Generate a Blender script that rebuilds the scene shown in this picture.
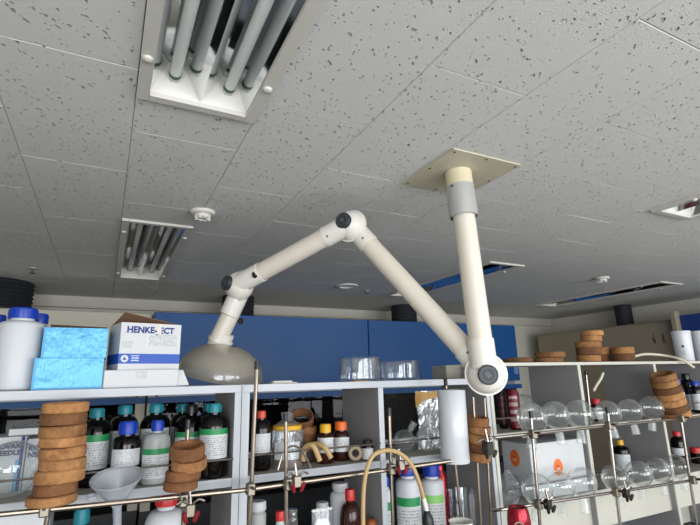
import bpy, bmesh, math, random
from mathutils import Vector, Matrix
random.seed(7)
PI = math.pi
for o in list(bpy.data.objects): bpy.data.objects.remove(o)
scn = bpy.context.scene
COL = scn.collection

# ------------------------------------------------------------------ camera
F = 472.2; CAMZ = 1.70
def cam_axes(yaw, pit, rol):
    y, p, r = (math.radians(a) for a in (yaw, pit, rol))
    f = Vector((math.sin(y)*math.cos(p), math.cos(y)*math.cos(p), math.sin(p)))
    rt = Vector((math.cos(y), -math.sin(y), 0)); up = rt.cross(f)
    return rt*math.cos(r)+up*math.sin(r), up*math.cos(r)-rt*math.sin(r), f
RT, UP, FW = cam_axes(27.2176, 13.8443, -1.4078)
CAM = Vector((0, 0, CAMZ))
cd = bpy.data.cameras.new('camera'); cd.sensor_width = 36; cd.lens = F/700*36
cam = bpy.data.objects.new('camera', cd); COL.objects.link(cam)
m = Matrix((RT, UP, -FW)).transposed().to_4x4(); m.translation = CAM
cam.matrix_world = m; scn.camera = cam
cd.clip_start = .02
def ray(x, y): return RT*((x-350)/F) + UP*(-(y-262.5)/F) + FW
def P(x, y, Y):                      # pixel -> point on the vertical plane at room depth Y
    d = ray(x, y); return CAM + d*(Y/d.y)
def PZ(x, y, Z):
    d = ray(x, y); return CAM + d*((Z-CAMZ)/d.z)
def MPP(p):                          # metres per pixel across an upright round thing at p
    d = (p-CAM).dot(FW); l = (p-CAM).dot(RT); return d/F*d/math.hypot(d, l)
def depth(p): return (p-CAM).dot(FW)

# ------------------------------------------------------------------ light
scn.view_settings.view_transform = 'Standard'; scn.view_settings.look = 'None'
scn.view_settings.gamma = 1; scn.view_settings.use_curve_mapping = False
scn.view_settings.exposure = 0.0
w = bpy.data.worlds.new('sky'); scn.world = w; w.use_nodes = True
bg = w.node_tree.nodes['Background']; bg.inputs[0].default_value = (.80, .90, 1, 1); bg.inputs[1].default_value = 1.0
def area(name, loc, size, sy, power, rot, col=(1, 1, 1)):
    l = bpy.data.lights.new(name, 'AREA'); l.shape = 'RECTANGLE'; l.size = size; l.size_y = sy; l.energy = power; l.color = col
    o = bpy.data.objects.new(name, l); COL.objects.link(o); o.location = loc; o.rotation_euler = rot; return o
WINDOWS = [(-1.9, .1), (.5, 2.5), (2.9, 4.9)]      # openings in the wall behind the viewer
for a, b in WINDOWS:
    area('window_daylight', ((a+b)/2, -2.36, 1.52), b-a, 1.2, 68, (PI/2, 0, 0), (.97, .985, 1))

# ------------------------------------------------------------------ materials
MATS = {}
class NT:
    def __init__(s, name):
        s.m = bpy.data.materials.new(name); s.m.use_nodes = True; s.t = s.m.node_tree; s.b = s.t.nodes['Principled BSDF']
        s.out = s.t.nodes['Material Output']
    def n(s, typ, **kw):
        nd = s.t.nodes.new(typ)
        for k, v in kw.items():
            if k.startswith('i_'):
                key = k[2:]; key = int(key) if key.isdigit() else key.replace('_', ' ')
                s.set(nd.inputs[key], v)
            else: setattr(nd, k, v)
        return nd
    def set(s, inp, v):
        if isinstance(v, bpy.types.NodeSocket): s.t.links.new(v, inp)
        elif isinstance(v, bpy.types.Node): s.t.links.new(v.outputs[0], inp)
        else: inp.default_value = v
    def math(s, op, a, b=0.0, c=None):
        nd = s.t.nodes.new('ShaderNodeMath'); nd.operation = op; s.set(nd.inputs[0], a); s.set(nd.inputs[1], b)
        if c is not None: s.set(nd.inputs[2], c)
        return nd.outputs[0]
    def mix(s, f, a, b):
        nd = s.t.nodes.new('ShaderNodeMix'); nd.data_type = 'RGBA'
        s.set(nd.inputs[0], f); s.set(nd.inputs[6], a); s.set(nd.inputs[7], b); return nd.outputs[2]
def c4(c): return (c[0], c[1], c[2], 1)
def hexc(h):
    v = [int(h[i:i+2], 16)/255 for i in (0, 2, 4)]
    return tuple(x/12.92 if x <= .04045 else ((x+.055)/1.055)**2.4 for x in v)
def mat(name, col, rough=.5, metal=0, var=.08, scale=12, bump=0, spec=.5, coat=0):
    if name in MATS: return MATS[name]
    if isinstance(col, str): col = hexc(col)
    t = NT(name); b = t.b
    g = t.n('ShaderNodeNewGeometry')
    nz = t.n('ShaderNodeTexNoise', i_Vector=g.outputs['Position'], i_Scale=scale, i_Detail=4.0)
    lo = c4([max(0, c*(1-var)) for c in col]); hi = c4([min(1, c*(1+var)) for c in col])
    t.set(b.inputs['Base Color'], t.mix(nz.outputs[0], lo, hi))
    t.set(b.inputs['Roughness'], t.math('MULTIPLY_ADD', nz.outputs[0], .15, max(0, rough-.07)))
    b.inputs['Metallic'].default_value = metal; b.inputs['Specular IOR Level'].default_value = spec
    if coat: b.inputs['Coat Weight'].default_value = coat
    if bump:
        bp = t.n('ShaderNodeBump', i_Height=nz.outputs[0], i_Strength=bump, i_Distance=.01); t.set(b.inputs['Normal'], bp)
    MATS[name] = t.m; return t.m
def thin_glass(name, tint=(.96, .98, .98), base=.05, edge=.75, power=3.0, rough=.02, haze=0.0, hazecol=(.8, .8, .8)):
    t = NT(name); t.t.nodes.remove(t.b)
    lw = t.n('ShaderNodeLayerWeight', i_Blend=.5)
    fac = t.math('MULTIPLY_ADD', t.math('POWER', lw.outputs['Facing'], power), edge, base)
    tr = t.n('ShaderNodeBsdfTransparent', i_Color=c4(tint)); gl = t.n('ShaderNodeBsdfGlossy', i_Color=(1, 1, 1, 1), i_Roughness=rough)
    body = tr.outputs[0]
    if haze:
        df = t.n('ShaderNodeBsdfPrincipled'); df.inputs['Base Color'].default_value = c4(hazecol); df.inputs['Roughness'].default_value = .45
        mx = t.n('ShaderNodeMixShader', i_0=haze); t.set(mx.inputs[1], tr.outputs[0]); t.set(mx.inputs[2], df.outputs[0]); body = mx.outputs[0]
    ms = t.n('ShaderNodeMixShader', i_0=fac); t.set(ms.inputs[1], body); t.set(ms.inputs[2], gl.outputs[0])
    t.set(t.out.inputs['Surface'], ms.outputs[0]); MATS[name] = t.m; return t.m
GLASS = thin_glass('clear_glass', base=.06, edge=.85, power=2.1, haze=.05, hazecol=(.75, .78, .8))
PANE = thin_glass('window_glass', tint=(.5, .5, .52), base=.008, edge=.15)
HAZY = thin_glass('hazy_plastic', tint=(.9, .92, .95), base=.04, edge=.4, haze=.36, hazecol=(.66, .69, .74), rough=.25)
BAGPL = thin_glass('bag_plastic', tint=(.95, .97, 1), base=.04, edge=.45, power=2.2, rough=.14, haze=.10, hazecol=(.8, .82, .85))
FROST = thin_glass('frosted_joint', base=.06, edge=.6, haze=.16, hazecol=(.75, .78, .8), rough=.3)
HOODPL = thin_glass('smoky_hood_plastic', tint=(.72, .70, .64), base=.06, edge=.35, haze=.5, hazecol=hexc('cfc6b4'), rough=.12)
def tile_mat():
    t = NT('fissured_mineral_tile'); b = t.b
    g = t.n('ShaderNodeNewGeometry'); pos = g.outputs['Position']
    nd = t.n('ShaderNodeTexNoise', i_Vector=pos, i_Scale=38.0, i_Detail=2.0)
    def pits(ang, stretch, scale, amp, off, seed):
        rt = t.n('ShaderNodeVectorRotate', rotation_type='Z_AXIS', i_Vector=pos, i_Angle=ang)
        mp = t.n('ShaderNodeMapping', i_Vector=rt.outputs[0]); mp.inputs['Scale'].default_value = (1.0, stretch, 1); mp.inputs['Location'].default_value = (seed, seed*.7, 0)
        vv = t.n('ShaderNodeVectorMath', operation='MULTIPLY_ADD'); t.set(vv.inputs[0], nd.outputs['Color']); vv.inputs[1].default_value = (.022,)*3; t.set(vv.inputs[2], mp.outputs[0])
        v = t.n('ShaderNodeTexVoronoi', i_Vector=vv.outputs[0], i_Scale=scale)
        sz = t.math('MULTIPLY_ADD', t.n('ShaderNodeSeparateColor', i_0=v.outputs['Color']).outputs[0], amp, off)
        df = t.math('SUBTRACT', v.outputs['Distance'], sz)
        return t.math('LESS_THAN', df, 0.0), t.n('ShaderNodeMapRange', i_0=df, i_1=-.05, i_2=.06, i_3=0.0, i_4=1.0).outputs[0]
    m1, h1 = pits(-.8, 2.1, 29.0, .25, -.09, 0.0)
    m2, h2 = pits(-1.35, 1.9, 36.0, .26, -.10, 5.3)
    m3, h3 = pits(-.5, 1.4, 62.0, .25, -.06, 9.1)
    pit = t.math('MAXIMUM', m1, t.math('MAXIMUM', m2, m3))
    fine = t.n('ShaderNodeTexNoise', i_Vector=pos, i_Scale=300.0, i_Detail=3.0)
    h = t.math('ADD', t.math('MINIMUM', h1, t.math('MINIMUM', h2, h3)), t.math('MULTIPLY', fine.outputs[0], .14))
    bp = t.n('ShaderNodeBump', i_Height=h, i_Strength=1.0, i_Distance=.011); t.set(b.inputs['Normal'], bp)
    lg = t.n('ShaderNodeTexNoise', i_Vector=pos, i_Scale=1.3, i_Detail=3.0)
    base = t.mix(lg.outputs[0], c4(hexc('d8d8d6')), c4(hexc('e0e0de')))
    t.set(b.inputs['Base Color'], t.mix(t.math('MULTIPLY', pit, .30), base, (.10, .095, .09, 1)))  # shade inside the pits is painted into the base colour, on top of the bump
    b.inputs['Roughness'].default_value = .9; b.inputs['Specular IOR Level'].default_value = .2
    return t.m
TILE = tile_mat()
def cork_mat(name, lo, hi):
    t = NT(name); b = t.b
    tc = t.n('ShaderNodeTexCoord'); inf = t.n('ShaderNodeObjectInfo')
    off = t.n('ShaderNodeVectorMath', operation='ADD'); t.set(off.inputs[0], tc.outputs['Object'])
    cmb = t.n('ShaderNodeCombineXYZ', i_0=t.math('MULTIPLY', inf.outputs['Random'], 9.0)); t.set(off.inputs[1], cmb.outputs[0])
    n1 = t.n('ShaderNodeTexNoise', i_Vector=off.outputs[0], i_Scale=70.0, i_Detail=5.0, i_Roughness=.7)
    n2 = t.n('ShaderNodeTexNoise', i_Vector=off.outputs[0], i_Scale=16.0, i_Detail=2.0)
    v = t.n('ShaderNodeTexVoronoi', i_Vector=off.outputs[0], i_Scale=110.0)
    f = t.math('ADD', t.math('MULTIPLY', n1.outputs[0], .5), t.math('MULTIPLY', n2.outputs[0], .5))
    f = t.n('ShaderNodeMapRange', i_0=f, i_1=.32, i_2=.66, i_3=0.0, i_4=1.0).outputs[0]
    c = t.mix(f, c4(hexc(lo)), c4(hexc(hi)))
    shade = t.math('MULTIPLY_ADD', inf.outputs['Random'], .55, .62)
    vm = t.n('ShaderNodeVectorMath', operation='SCALE'); t.set(vm.inputs[0], c); t.set(vm.inputs[3], shade)
    spk = t.math('MULTIPLY', t.math('LESS_THAN', v.outputs['Distance'], .16), .55)
    t.set(b.inputs['Base Color'], t.mix(spk, vm.outputs[0], c4(hexc('4a2c16'))))
    b.inputs['Roughness'].default_value = .85
    bp = t.n('ShaderNodeBump', i_Height=n1.outputs[0], i_Strength=.5, i_Distance=.003); t.set(b.inputs['Normal'], bp)
    return t.m
CORK = cork_mat('cork', '7a4c2b', 'b88755')
CORKD = cork_mat('dark_stained_cork', '52321c', '8a5c37')
def label_mat(name, band=None, bmin=.80, rows=14, ink='6a6d71', paper='cdd0d3', dens=.5, band2=None):
    t = NT(name); b = t.b
    uv = t.n('ShaderNodeUVMap'); sp = t.n('ShaderNodeSeparateXYZ', i_0=uv.outputs[0]); u, v = sp.outputs[0], sp.outputs[1]
    row = t.math('MULTIPLY', v, float(rows)); fr = t.math('FRACT', row); fl = t.math('FLOOR', row)
    cmb = t.n('ShaderNodeCombineXYZ', i_0=t.math('MULTIPLY', u, 36.0), i_1=t.math('MULTIPLY', fl, 3.7), i_2=0.0)
    nz = t.n('ShaderNodeTexNoise', i_Vector=cmb.outputs[0], i_Scale=1.0, i_Detail=2.0)
    line = t.math('MULTIPLY', t.math('GREATER_THAN', fr, .5), t.math('GREATER_THAN', nz.outputs[0], dens))
    marg = t.math('MULTIPLY', t.math('GREATER_THAN', u, .07), t.math('LESS_THAN', u, .93))
    ins = t.math('MULTIPLY', marg, t.math('MULTIPLY', t.math('GREATER_THAN', v, .06), t.math('LESS_THAN', v, bmin-.04)))
    c = t.mix(t.math('MULTIPLY', t.math('MULTIPLY', line, ins), .75), c4(hexc(paper)), c4(hexc(ink)))
    if band: c = t.mix(t.math('GREATER_THAN', v, bmin), c, c4(hexc(band)))
    if band2: c = t.mix(t.math('LESS_THAN', v, .12), c, c4(hexc(band2)))
    t.set(b.inputs['Base Color'], c); b.inputs['Roughness'].default_value = .45
    MATS[name] = t.m; return t.m
L_GREEN = label_mat('green_band_label', '1f8a50'); L_LIME = label_mat('lime_band_label', '86c26a', rows=13)
L_PLAIN = label_mat('plain_paper_label', None, 1.0, rows=11, dens=.54); L_RED = label_mat('red_band_label', None, 1.0, rows=13, band2='b8242c')
L_WIDE = label_mat('white_wrap_label', None, 1.0, rows=10, dens=.56)
L_PRINT = label_mat('small_print', None, 1.0, rows=11, ink='707479', paper='cdd0d3', dens=.46)
def foil_blue():
    t = NT('foil_blue_box'); b = t.b; g = t.n('ShaderNodeNewGeometry')
    mp = t.n('ShaderNodeMapping', i_Vector=g.outputs['Position']); mp.inputs['Scale'].default_value = (1, 1, .12)
    n1 = t.n('ShaderNodeTexNoise', i_Vector=mp.outputs[0], i_Scale=190.0, i_Detail=2.0); n2 = t.n('ShaderNodeTexNoise', i_Vector=g.outputs['Position'], i_Scale=22.0, i_Detail=3.0)
    h = t.math('ADD', t.math('MULTIPLY', n1.outputs[0], .35), n2.outputs[0])
    bp = t.n('ShaderNodeBump', i_Height=h, i_Strength=.7, i_Distance=.006); t.set(b.inputs['Normal'], bp)
    t.set(b.inputs['Base Color'], t.mix(n2.outputs[0], c4(hexc('4590bc')), c4(hexc('5aa6cf'))))
    b.inputs['Roughness'].default_value = .32; b.inputs['Metallic'].default_value = .25
    return t.m
WHITEB = mat('white_laminate_edge', 'b6bbc2', .4, var=.04); GREYP = mat('grey_laminate', '939295', .55, var=.04, scale=20)
SHELFT = mat('grey_shelf_top', 'a7a299', .6, var=.1, scale=25); SHELFW = mat('aged_white_shelf', 'c4c2b8', .5, var=.06)
STEEL = mat('chrome_rod', '97908a', .25, 1, var=.1); RODD = mat('brass_tinted_rod', '857a6e', .3, 1, var=.15, scale=30)
BLACKP = mat('black_plastic', '131417', .4, var=.1); DARKM = mat('dark_cast_metal', '3a3733', .5, .7, var=.2)
REDK = mat('red_knob', '7d121c', .4, var=.1); IVORY = mat('ivory_enamel', 'e6e2da', .32, var=.03, scale=5)
IVTUBE = mat('ivory_tube', 'dfd7ca', .36, var=.05, scale=9); ALU = mat('brushed_aluminium', 'c6c6c5', .38, .45, var=.05)
CREAMPL = mat('cream_plate', 'c8c1ab', .45, var=.04); SCREW = mat('screw_head', '6e5b45', .4, .8)
AMBER = mat('amber_dark_glass', '090606', .1, var=.3, spec=.35); AMBERL = mat('amber_glass', '2c1109', .12, var=.3, spec=.4)
WHDPE = mat('white_hdpe', 'c4c7cc', .42, var=.03); MHDPE = mat('milky_hdpe', 'a3a8a6', .4, var=.04)
TEAL = mat('teal_cap', '147d8c', .4); BLUEC = mat('blue_cap', '0036a4', .38); REDC = mat('red_cap', 'c02a2c', .4); ORANGEC = mat('orange_cap', 'd8641e', .4)
YELC = mat('yellow_cap', 'd9a51c', .4); CORAL = mat('coral_cap', 'cf4a36', .4)
HBLUE = mat('blue_enamel_panel', '045294', .45, var=.12, scale=4); HCREAM = mat('cream_enamel', 'c9c4b4', .5, var=.05)
HDARK = mat('dark_hood_interior', '1d1a19', .7, var=.3, scale=5); HBEIGE = mat('beige_enamel', '9c917e', .55, var=.06, scale=5)
HBLUE2 = mat('navy_enamel', '1a3a80', .5); DUCTM = mat('dark_flexible_duct', '23262e', .7)
WALLM = mat('painted_wall', 'd6d3c9', .85, var=.03, scale=3); FLOORM = mat('grey_vinyl_floor', '8d8c86', .5, var=.1)
PAPER = mat('white_card', 'cacccf', .55, var=.03); CARDB = mat('brown_card', '80604a', .75); INKB = mat('dark_blue_ink', '14307a', .6)
STRIPE = mat('royal_blue_print', '1d50b0', .5); LBLUE = foil_blue()
LBLUEE = mat('blue_box_edge', '3f9cd0', .4); INKG = mat('grey_ink', '4a4d52', .6); ORANGEP = mat('orange_print', 'e8742a', .5); TANH = mat('tan_rubber', 'b79a6c', .55, var=.1)
CREAMH = mat('cream_hose', 'd0c8b4', .55); REDM = mat('red_metallic', '8e1024', .2, .5); WRAP = mat('white_film', 'cbcfd5', .25, var=.02)
TAPE = mat('yellow_tape', 'b98a35', .4); FOIL = mat('silver_foil', 'b9babd', .28, .85, var=.1, scale=30, bump=.6)
MIRROR = mat('mirror_reflector', 'e2e4e6', .06, 1, var=.01); TUBEG = mat('lamp_tube_glass', 'eef1ee', .15, var=.02); FRAMEW = mat('white_steel_frame', 'd2cfc8', .4, var=.03)
GREENR = mat('green_tube_ring', '2f6a3c', .5); CHROME = mat('chrome_knob', 'cfcfcf', .2, .8); PLASW = mat('white_plastic', 'dedcd4', .5, var=.03)
BROWNL = mat('brown_powder', '6b4a35', .7); POWDER = mat('white_powder', 'dcdde0', .8); BENCHT = mat('black_benchtop', '2b2d30', .4)
GREYC = mat('grey_cabinet', '7d848c', .5); REDCAN = mat('dark_red_can', '5c0d1c', .3, .3)

# ------------------------------------------------------------------ mesh helpers
class MB:
    def __init__(s): s.v = []; s.f = []; s.uv = []
    def add(s, vs, fs, uv=None):
        k = len(s.v); s.v += [tuple(x) for x in vs]; s.f += [tuple(i+k for i in q) for q in fs]
        s.uv += (uv if uv else [(0, 0)]*len(vs)); return s
    def box(s, x0, x1, y0, y1, z0, z1):
        return s.add([(x, y, z) for z in (z0, z1) for x, y in ((x0, y0), (x1, y0), (x1, y1), (x0, y1))],
                     [(3, 2, 1, 0), (4, 5, 6, 7), (0, 1, 5, 4), (1, 2, 6, 5), (2, 3, 7, 6), (3, 0, 4, 7)])
    def rbox(s, x0, x1, y0, y1, z0, z1, r=.004, seg=1):
        bm = bmesh.new(); bmesh.ops.create_cube(bm, size=1)
        for v in bm.verts: v.co = Vector(((x0+x1)/2+v.co.x*(x1-x0), (y0+y1)/2+v.co.y*(y1-y0), (z0+z1)/2+v.co.z*(z1-z0)))
        bmesh.ops.bevel(bm, geom=bm.edges[:], offset=r, segments=seg, affect='EDGES', profile=.5)
        bm.verts.index_update()
        s.add([v.co[:] for v in bm.verts], [[v.index for v in f.verts] for f in bm.faces]); bm.free(); return s
    def lathe(s, prof, n=28, mtx=None, closed=False):
        mtx = mtx or Matrix.Identity(4); vs = []; fs = []; m_ = len(prof)
        for r, z in prof:
            for i in range(n):
                a = 2*PI*i/n; vs.append(mtx @ Vector((max(r, 1e-5)*math.cos(a), max(r, 1e-5)*math.sin(a), z)))
        rng = range(m_) if closed else range(m_-1)
        for j in rng:
            k = (j+1) % m_
            for i in range(n): fs.append((j*n+i, j*n+(i+1) % n, k*n+(i+1) % n, k*n+i))
        return s.add(vs, fs)
    def tube(s, pts, r, n=10, caps=True):
        pts = [Vector(p) for p in pts]; vs = []; fs = []
        rr = r if isinstance(r, (list, tuple)) else [r]*len(pts)
        t0 = (pts[1]-pts[0]).normalized(); nr = t0.orthogonal().normalized()
        for i, p in enumerate(pts):
            t = (pts[min(i+1, len(pts)-1)]-pts[max(i-1, 0)]).normalized()
            nr = (nr-t*nr.dot(t)).normalized(); b = t.cross(nr)
            for k in range(n):
                a = 2*PI*k/n; vs.append(p+nr*(rr[i]*math.cos(a))+b*(rr[i]*math.sin(a)))
        for i in range(len(pts)-1):
            for k in range(n): fs.append((i*n+k, i*n+(k+1) % n, (i+1)*n+(k+1) % n, (i+1)*n+k))
        if caps: fs += [tuple(range(n-1, -1, -1)), tuple((len(pts)-1)*n+k for k in range(n))]
        return s.add(vs, fs)
    def patch(s, r, z0, z1, a0, a1, n=14, r1=None):   # curved label, uv over it
        vs = []; uv = []; fs = []
        r1 = r1 or r
        for i in range(n+1):
            a = a0+(a1-a0)*i/n
            for j, (rad, z) in enumerate(((r, z0), (r1, z1))):
                vs.append((rad*math.cos(a), rad*math.sin(a), z)); uv.append((i/n, j))
        for i in range(n): fs.append((2*i, 2*i+2, 2*i+3, 2*i+1))
        return s.add(vs, fs, uv)
    def quad(s, a, b, c, d): return s.add([a, b, c, d], [(0, 1, 2, 3)], [(0, 0), (1, 0), (1, 1), (0, 1)])
    def build(s, name, material, parent=None, smooth=True, loc=None, rot=None):
        me = bpy.data.meshes.new(name); me.from_pydata(s.v, [], s.f); me.update()
        ul = me.uv_layers.new(name='UVMap')
        for l in me.loops: ul.data[l.index].uv = s.uv[l.vertex_index]
        me.materials.append(material)
        o = bpy.data.objects.new(name, me); COL.objects.link(o)
        if parent: o.parent = parent
        if loc is not None: o.location = loc
        if rot is not None: o.rotation_euler = rot
        bm = bmesh.new(); bm.from_mesh(me); bmesh.ops.recalc_face_normals(bm, faces=bm.faces)
        if smooth:
            for f in bm.faces: f.smooth = True
            for e in bm.edges:
                if len(e.link_faces) == 2 and e.calc_face_angle(0) > .6: e.smooth = False
        bm.to_mesh(me); bm.free(); return o
def tag(o, label, cat, group=None):
    o['label'] = label; o['category'] = cat
    if group: o['group'] = group
    return o
def thing(name, label, cat, loc=(0, 0, 0), rot=(0, 0, 0), group=None):
    o = bpy.data.objects.new(name, None); COL.objects.link(o); o.location = loc; o.rotation_euler = rot; o.empty_display_size = .05
    return tag(o, label, cat, group)
def struct(o): o['kind'] = 'structure'; return o
def align(d, up=Vector((0, 0, 1))):
    return Vector(d).to_track_quat('Z', 'Y').to_matrix().to_4x4()
def spline(pts, n=8):
    pts = [Vector(p) for p in pts]; q = [2*pts[0]-pts[1]]+pts+[2*pts[-1]-pts[-2]]; out = []
    for i in range(1, len(q)-2):
        for k in range(n):
            t = k/n; a, b, c, d = q[i-1:i+3]
            out.append(.5*((2*b)+(c-a)*t+(2*a-5*b+4*c-d)*t*t+(3*b-a-3*c+d)*t**3))
    return out+[pts[-1]]
def face_cam(p): return math.atan2(-(p.x-CAM.x), -(p.y-CAM.y))  # unused angle helper
def az(p): return math.atan2(CAM.y-p.y, CAM.x-p.x)               # direction towards the viewer's side of the room
def lettering(txt, size, material, parent, loc, rot, name='lettering', align_x='LEFT', bold=0.0, sx=1.0):
    cu = bpy.data.curves.new(name, 'FONT'); cu.body = txt; cu.size = size; cu.align_x = align_x; cu.extrude = .0002; cu.offset = bold; cu.resolution_u = 2
    o = bpy.data.objects.new(name+'_tmp', cu); COL.objects.link(o)
    bpy.context.view_layer.update()
    me = bpy.data.meshes.new_from_object(o.evaluated_get(bpy.context.evaluated_depsgraph_get()))
    bpy.data.objects.remove(o); me.materials.clear(); me.materials.append(material)
    r = bpy.data.objects.new(name, me); COL.objects.link(r); r.parent = parent; r.location = loc; r.rotation_euler = rot; r.scale = (sx, 1, 1); return r
ORD = ['top', 'second', 'third', 'fourth', 'fifth', 'sixth', 'seventh', 'eighth', 'ninth']

# ------------------------------------------------------------------ the room
H = CAMZ+.70                      # ceiling
X0, X1, Y0, Y1 = -2.6, 5.22, -2.4, 4.4
DECK = H+.14
struct(MB().box(X0, X1, Y0, Y1, -.05, 0).build('floor', FLOORM, smooth=False))
struct(MB().box(X0, X1, Y1, Y1+.1, 0, DECK).build('wall_back', WALLM, smooth=False))
struct(MB().box(X1, X1+.1, Y0, Y1, 0, DECK).build('wall_right', WALLM, smooth=False))
struct(MB().box(X0-.1, X0, Y0, Y1, 0, DECK).build('wall_left', WALLM, smooth=False))
wf = MB().box(X0, X1, Y0-.1, Y0, 0, .9).box(X0, X1, Y0-.1, Y0, 2.15, DECK)
xs = [X0]+[v for ab in WINDOWS for v in ab]+[X1]
for i in range(0, len(xs), 2): wf.box(xs[i], xs[i+1], Y0-.1, Y0, .9, 2.15)
struct(wf.build('wall_front', WALLM, smooth=False))
for k, (a, b) in enumerate(WINDOWS):
    fr = MB()
    for x in (a, (a+b)/2-.02, b-.04): fr.box(x, x+.04, Y0-.08, Y0-.03, .9, 2.15)
    fr.box(a, b, Y0-.08, Y0-.03, .9, .94).box(a, b, Y0-.08, Y0-.03, 2.11, 2.15)
    struct(fr.build('window_%d' % (k+1), PLASW, smooth=False))
ceil = struct(MB().box(X0, X1, Y0, Y1, DECK, DECK+.1).build('ceiling', mat('plenum_deck', '6a6864', .9), smooth=False))
FIX = [(0, -.115), (0, 2.17), (7, -.115), (7, 2.17), (13, 2.17)]   # fixture columns and near ends
FL = 1.275
tile_meshes = {}
def tile(xa, xb, ya, yb):
    g = .0006; key = (round(xb-xa, 4), round(yb-ya, 4)); c = ((xa+xb)/2, (ya+yb)/2, H)
    if key in tile_meshes:
        o = bpy.data.objects.new('ceiling_tile', tile_meshes[key]); COL.objects.link(o); o.parent = ceil
    else:
        wx, wy = (xb-xa)/2-g, (yb-ya)/2-g; e = .0017
        b = MB(); vs = []
        for z, q in ((.014, 0), (e, 0), (0, e)):
            vs += [(-wx+q, -wy+q, z), (wx-q, -wy+q, z), (wx-q, wy-q, z), (-wx+q, wy-q, z)]
        fs = [(0, 1, 2, 3), (11, 10, 9, 8)]
        for r in (0, 4):
            for i in range(4): fs.append((r+i, r+4+i, r+4+(i+1) % 4, r+(i+1) % 4))
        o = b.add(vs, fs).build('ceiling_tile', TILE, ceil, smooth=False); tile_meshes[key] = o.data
    o.location = c; o.rotation_euler = (random.uniform(-.0008, .0008), random.uniform(-.0008, .0008), 0)
i0 = math.floor((X0-.01)/.3); i1 = math.ceil((X1-.01)/.3)
for i in range(i0, i1):
    xa, xb = max(X0, .01+.3*i), min(X1, .31+.3*i)
    if xb-xa < .02: continue
    y = (.755 if i % 2 == 0 else .455)-.6*7
    while y < Y1:
        ya, yb = max(Y0, y), min(Y1, y+.6); y += .6
        if yb-ya < .02: continue
        spans = [(ya, yb)]
        for fi, fy in FIX:
            if fi == i:
                ns = []
                for a, b in spans:
                    if b <= fy or a >= fy+FL: ns.append((a, b)); continue
                    if a < fy: ns.append((a, fy))
                    if b > fy+FL: ns.append((fy+FL, b))
                spans = ns
        for a, b in spans:
            if b-a > .015: tile(xa, xb, a, b)

# ------------------------------------------------------------------ ceiling lights (unlit)
def fixture(label, x, y):
    t = thing('ceiling_light', label, 'ceiling light', (x, y, H), group='recessed fluorescent fittings'); W = .3; L = FL
    fl = .030; b = MB(); dz = -.010
    for (xa, xb, ya, yb) in ((0, fl, 0, L), (W-fl, W, 0, L), (fl, W-fl, 0, fl*.8), (fl, W-fl, L-fl*.8, L)):
        b.box(xa+.001, xb-.001 if xb == W else xb, ya, yb, dz, .004)
    b.build('frame', FRAMEW, t, smooth=False)
    prof = [(fl, .002), (.068, .078), (.098, .078), (.15, .003), (.202, .078), (.232, .078), (W-fl, .002)]
    b = MB(); vs = []
    for px, pz in prof: vs += [(px, fl*.8, pz), (px, L-fl*.8, pz)]
    b.add(vs, [(2*i, 2*i+1, 2*i+3, 2*i+2) for i in range(len(prof)-1)])
    b.build('reflector', MIRROR, t, smooth=False)
    b = MB().box(.004, W-.004, .004, L-.004, .086, .090).box(.004, .008, .004, L-.004, .004, .088).box(W-.008, W-.004, .004, L-.004, .004, .088)
    b.build('housing', FRAMEW, t, smooth=False)
    for ya, s in ((fl*.8, 1), (L-fl*.8, -1)):
        MB().add([(fl, ya, .002), (W-fl, ya, .002), (W-fl, ya+s*.03, .077), (fl, ya+s*.03, .077)], [(0, 1, 2, 3)]).build('end_plate', PLASW, t, smooth=False)
    for cx in (.083, .217):
        tb = MB().tube([(cx, .062, .047), (cx, L-.062, .047)], .0145, 14).build('lamp_tube', TUBEG, t)
        for ya, yb in ((.050, .062), (L-.062, L-.050)):
            MB().tube([(cx, ya, .047), (cx, yb, .047)], .0150, 14).build('tube_ring', GREENR, tb)
        for ya, yb in ((.032, .050), (L-.050, L-.032)):
            MB().rbox(cx-.012, cx+.012, ya, yb, .034, .079, .003).build('lamp_socket', PLASW, t)
    for kx in (.015, W-.015):
        for ky in (.17, L-.17):
            MB().lathe([(0, -.018), (.006, -.0175), (.010, -.015), (.012, -.0101)], 18).build('knob', FRAMEW, t, loc=(kx, ky, 0))
    return t
FLAB = ['unlit twin-tube ceiling light closest to the square duct plate', 'unlit ceiling light next to the round smoke detector',
        'unlit ceiling light above the leaning cork stack', 'unlit ceiling light behind the white duct column',
        'unlit ceiling light in front of the beige cabinet, beyond the small detector']
for lab, (i, y) in zip(FLAB, FIX): fixture(lab, .01+.3*i, y)

# ------------------------------------------------------------------ small ceiling devices
def smoke(px, py, r, name, label):
    p = PZ(px, py, H); t = thing(name, label, 'smoke detector', (p.x, p.y, H))
    MB().lathe([(0, -.002), (r, -.001), (r, -.010), (r*.92, -.014), (r*.62, -.016), (.0, -.016)], 32).build('base', PLASW, t)
    MB().lathe([(r*.6, -.016), (r*.62, -.028), (r*.4, -.034), (r*.34, -.030), (0, -.030)], 24).build('dome', PLASW, t)
    for k in range(8):
        a = k*PI/4+.2
        MB().box(r*.34, r*.66, -.002, .002, -.036, -.018).build('rib', PLASW, t, rot=(0, 0, a))
smoke(203, 211.5, .05, 'smoke_detector', 'white round smoke detector on ceiling tile beside a light fitting')
smoke(602, 277.5, .05, 'smoke_detector', 'small white detector on the ceiling in front of the beige cabinet')
p = PZ(33, 268, H); t = thing('sprinkler_head', 'small metal sprinkler head under the tiles above the plastic jugs', 'sprinkler', (p.x, p.y, H))
MB().lathe([(0, -.001), (.03, -.001), (.028, -.006), (.01, -.008)], 20).build('rosette', ALU, t)
MB().lathe([(.007, -.008), (.007, -.03), (.017, -.032), (.017, -.034), (0, -.034)], 12).build('deflector', STEEL, t)
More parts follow.
